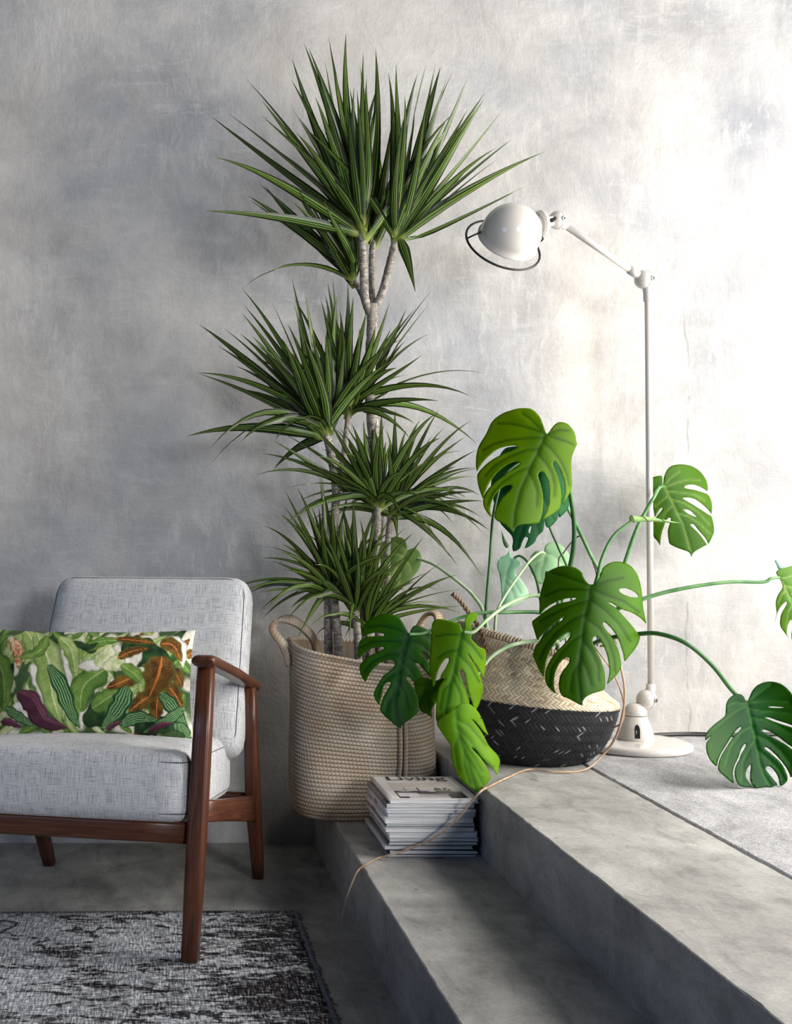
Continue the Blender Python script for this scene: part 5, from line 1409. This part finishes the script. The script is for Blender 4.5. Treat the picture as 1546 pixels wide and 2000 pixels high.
def make_magazines():
    r = random.Random(12)
    th = [.0050, .0085, .0105, .0070, .0060, .0120, .0095, .0065, .0105, .0115, .0060, .0100, .0085]
    cov = [(120, 122, 124), (40, 40, 46), (196, 196, 198), (60, 58, 62), (178, 178, 182), (216, 214, 212), (206, 204, 204), (70, 88, 84), (222, 220, 216), (214, 214, 216), (205, 205, 208), (120, 116, 110), (226, 222, 218)]
    pages = [m_pages(i * 3.7) for i in range(4)]
    z = Z1 + .0008
    X0, X1, Y0, Y1 = .523, .722, 2.838, 3.096
    N = len(th)
    words = ['bottom magazine of the stack, grey cover lying on the step', 'second magazine from the bottom of the stack', 'third magazine from the bottom of the stack, pale spine', 'fourth magazine from the bottom of the stack, charcoal spine', 'fifth magazine from the bottom of the stack, grey spine',
             'sixth magazine from the bottom of the stack, white spine with red letters', 'seventh magazine of the stack, middle one with red spine letters', 'sixth magazine from the top with dark green cover edge', 'fifth magazine from the top with large red spine letters', 'fourth magazine from the top of the stack, red letters on spine',
             'third magazine from the top of the stack, white spine', 'magazine just under the top one, brown-grey spine', 'top magazine of the stack with Living title and room photo cover']
    for i in range(N):
        root = empty('magazine', ((X0 + X1) / 2, (Y0 + Y1) / 2, z))
        tag(root, words[i], 'magazine', 'stacked magazines on the step')
        h = th[i]
        dx = r.uniform(-.013, .004) if i < N - 1 else 0.0; dy = r.uniform(-.009, .008) if i < N - 1 else 0.0
        a0, a1 = -(X1 - X0) / 2 + dx, (X1 - X0) / 2 + min(dx, 0.0015)
        b0, b1 = -(Y1 - Y0) / 2 + dy, (Y1 - Y0) / 2 + dy
        cm = plain('cover_paper', srgb(*cov[i]), .28)
        # folded cover: bottom sheet, rounded spine at the left, top sheet; a little wavy
        nx, ny = 14, 4
        def wav(x, y): return .0040 * math.sin((x - a0) * 19 + i * 1.3) * (x - a0) / (a1 - a0)
        sec = [(a1, 0.0)] + [(a0 + .004, 0.0), (a0 + .0012, h * .12), (a0, h * .5), (a0 + .0012, h * .88), (a0 + .004, h)]
        sec += [(a0 + .004 + (a1 - a0 - .004) * k / nx, h) for k in range(1, nx + 1)]
        v, f = [], []
        for j in range(ny + 1):
            y = b0 + (b1 - b0) * j / ny
            for (x, zz) in sec: v.append((x, y, zz + (wav(x, y) * .25 if zz > h * .9 else 0)))
        m = len(sec)
        for j in range(ny):
            for k in range(m - 1): f.append((j * m + k, j * m + k + 1, (j + 1) * m + k + 1, (j + 1) * m + k))
        o = mesh_obj('cover', v, f, cm, root)
        s = o.modifiers.new('thickness', 'SOLIDIFY'); s.thickness = .00035; s.offset = 1
        e = .0015
        mb = MB(); K = max(3, int(h / .0022)); zz = .0004; hs = (h - .0010) / K
        for q in range(K):
            # bundles of sheets, each a little in or out of line, with a slight sag
            fy, fx = b0 + e + abs(r.gauss(0, .0009)), a1 - e - abs(r.gauss(0, .0012))
            V, Fq = [], []
            for j in range(9):
                x = a0 + .0025 + (fx - a0 - .0025) * j / 8
                w_ = .0007 * math.sin(j * 1.1 + i * 2 + q * .4) * j / 8 * (0 < q < K - 1)
                for (y, z_) in ((fy, zz), (b1 - e, zz), (b1 - e, zz + hs - .00028), (fy, zz + hs - .00028)): V.append((x, y, z_ + w_))
            for j in range(8):
                for k in range(4): Fq.append((j * 4 + k, j * 4 + (k + 1) % 4, (j + 1) * 4 + (k + 1) % 4, (j + 1) * 4 + k))
            Fq += [(3, 2, 1, 0), (32, 33, 34, 35)]
            mb.add(V, Fq); zz += hs
        mb.build('pages', pages[i % 4], root, smooth=False)
        if i in (5, 6, 8, 9):
            t_, sz = {5: ('F I E', .0125), 6: ('I  E', .0095), 8: ('XATUN', .0125), 9: ('RTUN', .0125)}[i]
            text_obj(t_, sz, M['red_ink'], root, (a0 - .0007, b1 - .10 - .03 * (i == 5), h * .10), (R(90), 0, R(-90)), .0001)
        if i in (0, 1, 3):
            text_obj('LIVING  2015', .0055, M['grey_ink'], root, (a0 - .0007, b1 - .05, h * .16), (R(90), 0, R(-90)), .0001)
        if i == N - 1:
            zt = h + .0010
            # cover print: cream page, photograph of a room, title
            def pv(s, t): return (a0 + .006 + (a1 - a0 - .008) * s, b0 + .002 + (b1 - b0 - .004) * t, zt + .25 * wav(a0 + (a1 - a0) * s, 0))
            gx, gy = 96, 120
            rr = np.random.RandomState(2)
            V, Cc = [], []
            for q in range(gy + 1):
                for p in range(gx + 1):
                    s, t = p / gx, q / gy
                    col = np.array((236, 233, 228.))
                    if .10 < s < .90 and .03 < t < .72:
                        col = np.array((224, 219, 214.)) * (1.0 - .12 * max(0, s - .5))
                        if t > .52: col = np.array((214, 204, 196.)) - 30 * max(0, s - .55)
                        if t < .33 + .02 * math.sin(s * 20): col = np.array((72, 66, 72.)) + rr.randn() * 16                 # dark sofa
                        if t < .22 and .22 < s < .72: col = np.array((208, 202, 204.)) + rr.randn() * 12                     # table
                        if .12 < s < .36 and .10 < t < .26: col = np.array((236, 236, 238.)) + rr.randn() * 6                 # white cushion
                        if math.hypot((s - .46) / .07, (t - .32) / .025) < 1: col = np.array((120, 84, 150.))
                        if .60 < s < .80 and .26 < t < .48 and abs(math.sin(math.atan2(t - .30, s - .70) * 6)) > .45: col = np.array((66, 84, 56.))
                        for xx in (.24, .40, .62):
                            if abs(s - xx - .01) < .008 and .33 < t < .50: col = np.array((60, 58, 60.))
                        if s > .70 and t < .20: col = np.array((44, 34, 32.))
                    c = np.clip(col / 255, 0, 1); c = np.where(c <= .04045, c / 12.92, ((c + .055) / 1.055) ** 2.4)
                    V.append(pv(s, t)); Cc.append((*c, 1))
            Fc = [(q * (gx + 1) + p, q * (gx + 1) + p + 1, (q + 1) * (gx + 1) + p + 1, (q + 1) * (gx + 1) + p) for q in range(gy) for p in range(gx)]
            mesh_obj('cover_print', V, Fc, m_vcol('cover_print', .25, .5), root, cols=Cc)
            text_obj('Living', .060, M['ink'], root, (a0 + .030, b1 - .052, zt + .0018), (0, 0, 0), .0001, 1.05)
            text_obj('2015', .010, M['grey_ink'], root, (a1 - .030, b1 - .016, zt + .0018), (0, 0, 0), .0001)
            text_obj('COMPLETE', .008, M['grey_ink'], root, (a0 + .072, b1 - .066, zt + .0018), (0, 0, 0), .0001)
        z += h + .0014
make_magazines()

# ------------------------------------------------------------------ floor lamp
def make_lamp():
    LY = 3.35
    O = Vector((1.26, LY, Z2 + .0005))
    root = empty('floor_lamp', O)
    tag(root, 'cream enamel jointed floor lamp with dome shade beside the basket', 'lamp')
    E = M['enamel']
    def put(name, shapes, mat=E, parent=root):
        mb = MB()
        for s in shapes: mb.add(*s)
        return mb.build(name, mat, parent)
    put('base', [lathe([(.136, 0), (.141, .004), (.141, .012), (.137, .018), (.125, .021), (.07, .024), (.0001, .025)], 64)])
    # bell foot with two notches
    foot = put('foot', [lathe([(.046, .022), (.047, .027), (.046, .036), (.042, .052), (.036, .068), (.0305, .080), (.0290, .0855)], 40)])
    put('foot_cap', [lathe([(.0285, .0870), (.0292, .091), (.0285, .099), (.024, .110), (.015, .118), (.0001, .121)], 36)])
    put('foot_groove', [lathe([(.0278, .0850), (.0278, .0875)], 32)], M['black'])
    for a in (256,):
        w = R(a); d = Vector((math.cos(w), math.sin(w), 0)); s = Vector((-d.y, d.x, 0))
        pts = []
        mb = MB()
        prof = [(-.0065, .033), (-.0065, .056), (-.0045, .064), (0, .068), (.0045, .064), (.0065, .056), (.0065, .033)]
        vv = []
        for dep in (.0, .004):
            for (q, z) in prof:
                rr = float(np.interp(z, [.027, .036, .052, .068, .080], [.047, .046, .042, .036, .0305])) * (1 - .5 * (q / .045) ** 2)
                vv.append(d * (rr + .0008 - dep) + s * q + Vector((0, 0, z)))
        n = len(prof)
        ff = [tuple(range(n))] + [(i, (i + 1) % n, n + (i + 1) % n, n + i) for i in range(n)]
        mb.add(vv, ff); mb.build('foot_slot', M['black'], foot, smooth=False)  # black plate on the foot, painting in the shade inside the slot
    jb = P(1262, 1366, LY) - O
    put('joint_pin', [tube([P(1243, 1394, LY) - O, P(1244, 1372, LY) - O], .006, 10)], M['black'])
    def joint(name, c, r, screw):
        j = put(name, [lathe(sphere_prof(r, 14), 24, origin=c)])
        sd = Vector(screw).normalized()
        put('joint_split', [lathe([(r * 1.008, -.0006), (r * 1.008, .0006)], 28, axis=(1, .5, 0), origin=c, cap=False)], M['seam'], j)
        put('screw', [lathe([(.0068, 0), (.0068, .0025), (.0055, .003)], 14, axis=sd, origin=Vector(c) + sd * (r - .0012))], M['chrome'], j)
        put('screw_socket', [lathe([(.0034, 0), (.0034, .0006)], 8, axis=sd, origin=Vector(c) + sd * (r + .0017))], M['black'], j)
        return j
    joint('lower_joint', jb, .0262, (.62, -.78, 0))
    top = P(1257, 546, LY) - O
    p0, p1 = P(1271, 1345, LY) - O, P(1264.5, 572, LY) - O
    put('pole', [tube([p0, p1], .0085, 16)])
    d = (p1 - p0).normalized()
    put('pole_collar', [tube([jb + Vector((.008, 0, .006)), p0 + d * .012], .0120, 16)])
    put('pole_collar', [tube([p1 - d * .022, p1 + d * .006, top + Vector((.006, 0, -.012))], [.0115, .0125, .0135], 16)])
    joint('middle_joint', top, .0250, (.62, -.78, 0))
    HY = 3.27
    hj = P(1088, 430, HY) - O
    a0 = top.lerp(hj, .10); a1 = top.lerp(hj, .93)
    put('arm', [tube([a0, a1], .0082, 16)])
    put('arm_collar', [tube([top.lerp(hj, .06), top.lerp(hj, .17)], .0112, 16)])
    put('arm_collar', [tube([top.lerp(hj, .90), hj], [.0112, .015], 16)])
    joint('head_joint', hj, .0235, (.45, -.89, 0))
    # shade
    rc = Vector((.900, 3.26, 1.617)) - O
    A = Vector((.197, -.746, .636)).normalized()
    Rr, Hh = .0765, .097
    outp = [(Rr + .0022, -.001), (Rr + .0028, .003), (Rr, .006), (Rr * .995, .022)]
    for i in range(1, 15):
        a = math.pi / 2 * i / 14
        outp.append((max(Rr * .995 * math.cos(a) ** .92, 1e-4), .022 + (Hh - .022) * math.sin(a)))
    inp = [(max(r - .0015, 1e-4), h - .0015) for r, h in outp[2:]][::-1] + [(Rr - .0012, .0)]
    shade = put('shade', [lathe(outp, 56, axis=A, origin=rc, cap=False), lathe(inp, 56, axis=A, origin=rc, cap=False)])
    put('shade_bead', [lathe([(Rr * .93 + .004, .0480), (Rr * .93 + .0046, .0492), (Rr * .93 + .004, .0504)], 56, axis=A, origin=rc, cap=False)], E, shade) if False else None
    put('bulb', [lathe(sphere_prof(.026, 10), 20, origin=rc + A * .045), lathe([(.014, .05), (.014, .09)], 16, axis=A, origin=rc)], M['bulb'])
    # neck and collar towards the head joint
    nc = P(1056, 436, 3.245) - O
    cdir = (hj - (rc + A * .036)).normalized()
    put('neck', [tube([rc + A * .036 + cdir * .045, nc + cdir * .004], .0235, 28)])
    put('neck_collar', [lathe([(.0235, -.006), (.031, -.0055), (.0325, -.002), (.0325, .003), (.030, .0055), (.0235, .006)], 36, axis=cdir, origin=nc)])
    put('yoke', [sweep([nc + cdir * .003, nc.lerp(hj, .5), hj], [(.034, .020), (.026, .018), (.024, .018)], (0, 0, 1), .3)])
    sd = Vector((.2, -1, .05)).normalized()
    put('thumb_screw', [lathe([(.0055, 0), (.0055, .006), (.003, .007), (.003, .016), (.0042, .016), (.0042, .020)], 12, axis=sd, origin=nc.lerp(hj, .52) + sd * .010)], M['black'])
    # wire ring handle round the shade
    q = Vector((0, 0, 1)).rotation_difference(A)
    ringc = rc + Vector((-.0108, 0, -.0105))
    ring = put('ring_handle', [tube([ringc + q @ Vector((math.cos(2 * math.pi * i / 56) * .098, math.sin(2 * math.pi * i / 56) * .098, 0)) for i in range(56)], .0030, 8, True)], M['black'])
    xd = Vector((1, 0, 0)); xr = (xd - A * xd.dot(A)).normalized()
    rr_ = ringc + xr * .098
    put('ring_strut', [tube(catmull([rr_, rr_ - xr * .012 + A * .020, rr_ - xr * .006 + A * .038, nc - cdir * .004 - Vector((0, 0, .030)), nc - Vector((0, 0, .026))], 5), .0024, 7)], M['black'], ring)
    ll_ = ringc - xr * .098 + (q @ Vector((0, .03, 0))) * 0
    put('ring_strut', [tube(catmull([ll_, ll_ + xr * .012 + A * .012, rc - xr * (Rr) + A * .012], 5), .0024, 7)], M['black'], ring)
make_lamp()

# ------------------------------------------------------------------ cable along the wall
def make_cable():
    z = Z2 + .005
    root = empty('power_cable', (1.30, 3.5, Z2))
    tag(root, 'dark power cable lying along the wall behind the lamp base', 'cable')
    O = Vector((1.30, 3.5, Z2))
    for k, (pts, rad) in enumerate((([(1.30, 3.488, z), (1.36, 3.52, z), (1.44, 3.545, z), (1.52, 3.545, z), (1.60, 3.535, z), (1.75, 3.55, z), (2.0, 3.56, z)], .0042),
                       ([(1.33, 3.53, z), (1.42, 3.562, z), (1.50, 3.574, z), (1.58, 3.555, z), (1.68, 3.565, z), (2.0, 3.578, z)], .0036))):
        mb = MB(); mb.add(*tube(catmull([Vector(p) - O for p in pts], 8), rad, 8)); mb.build('strand', M['black'], root)
make_cable()
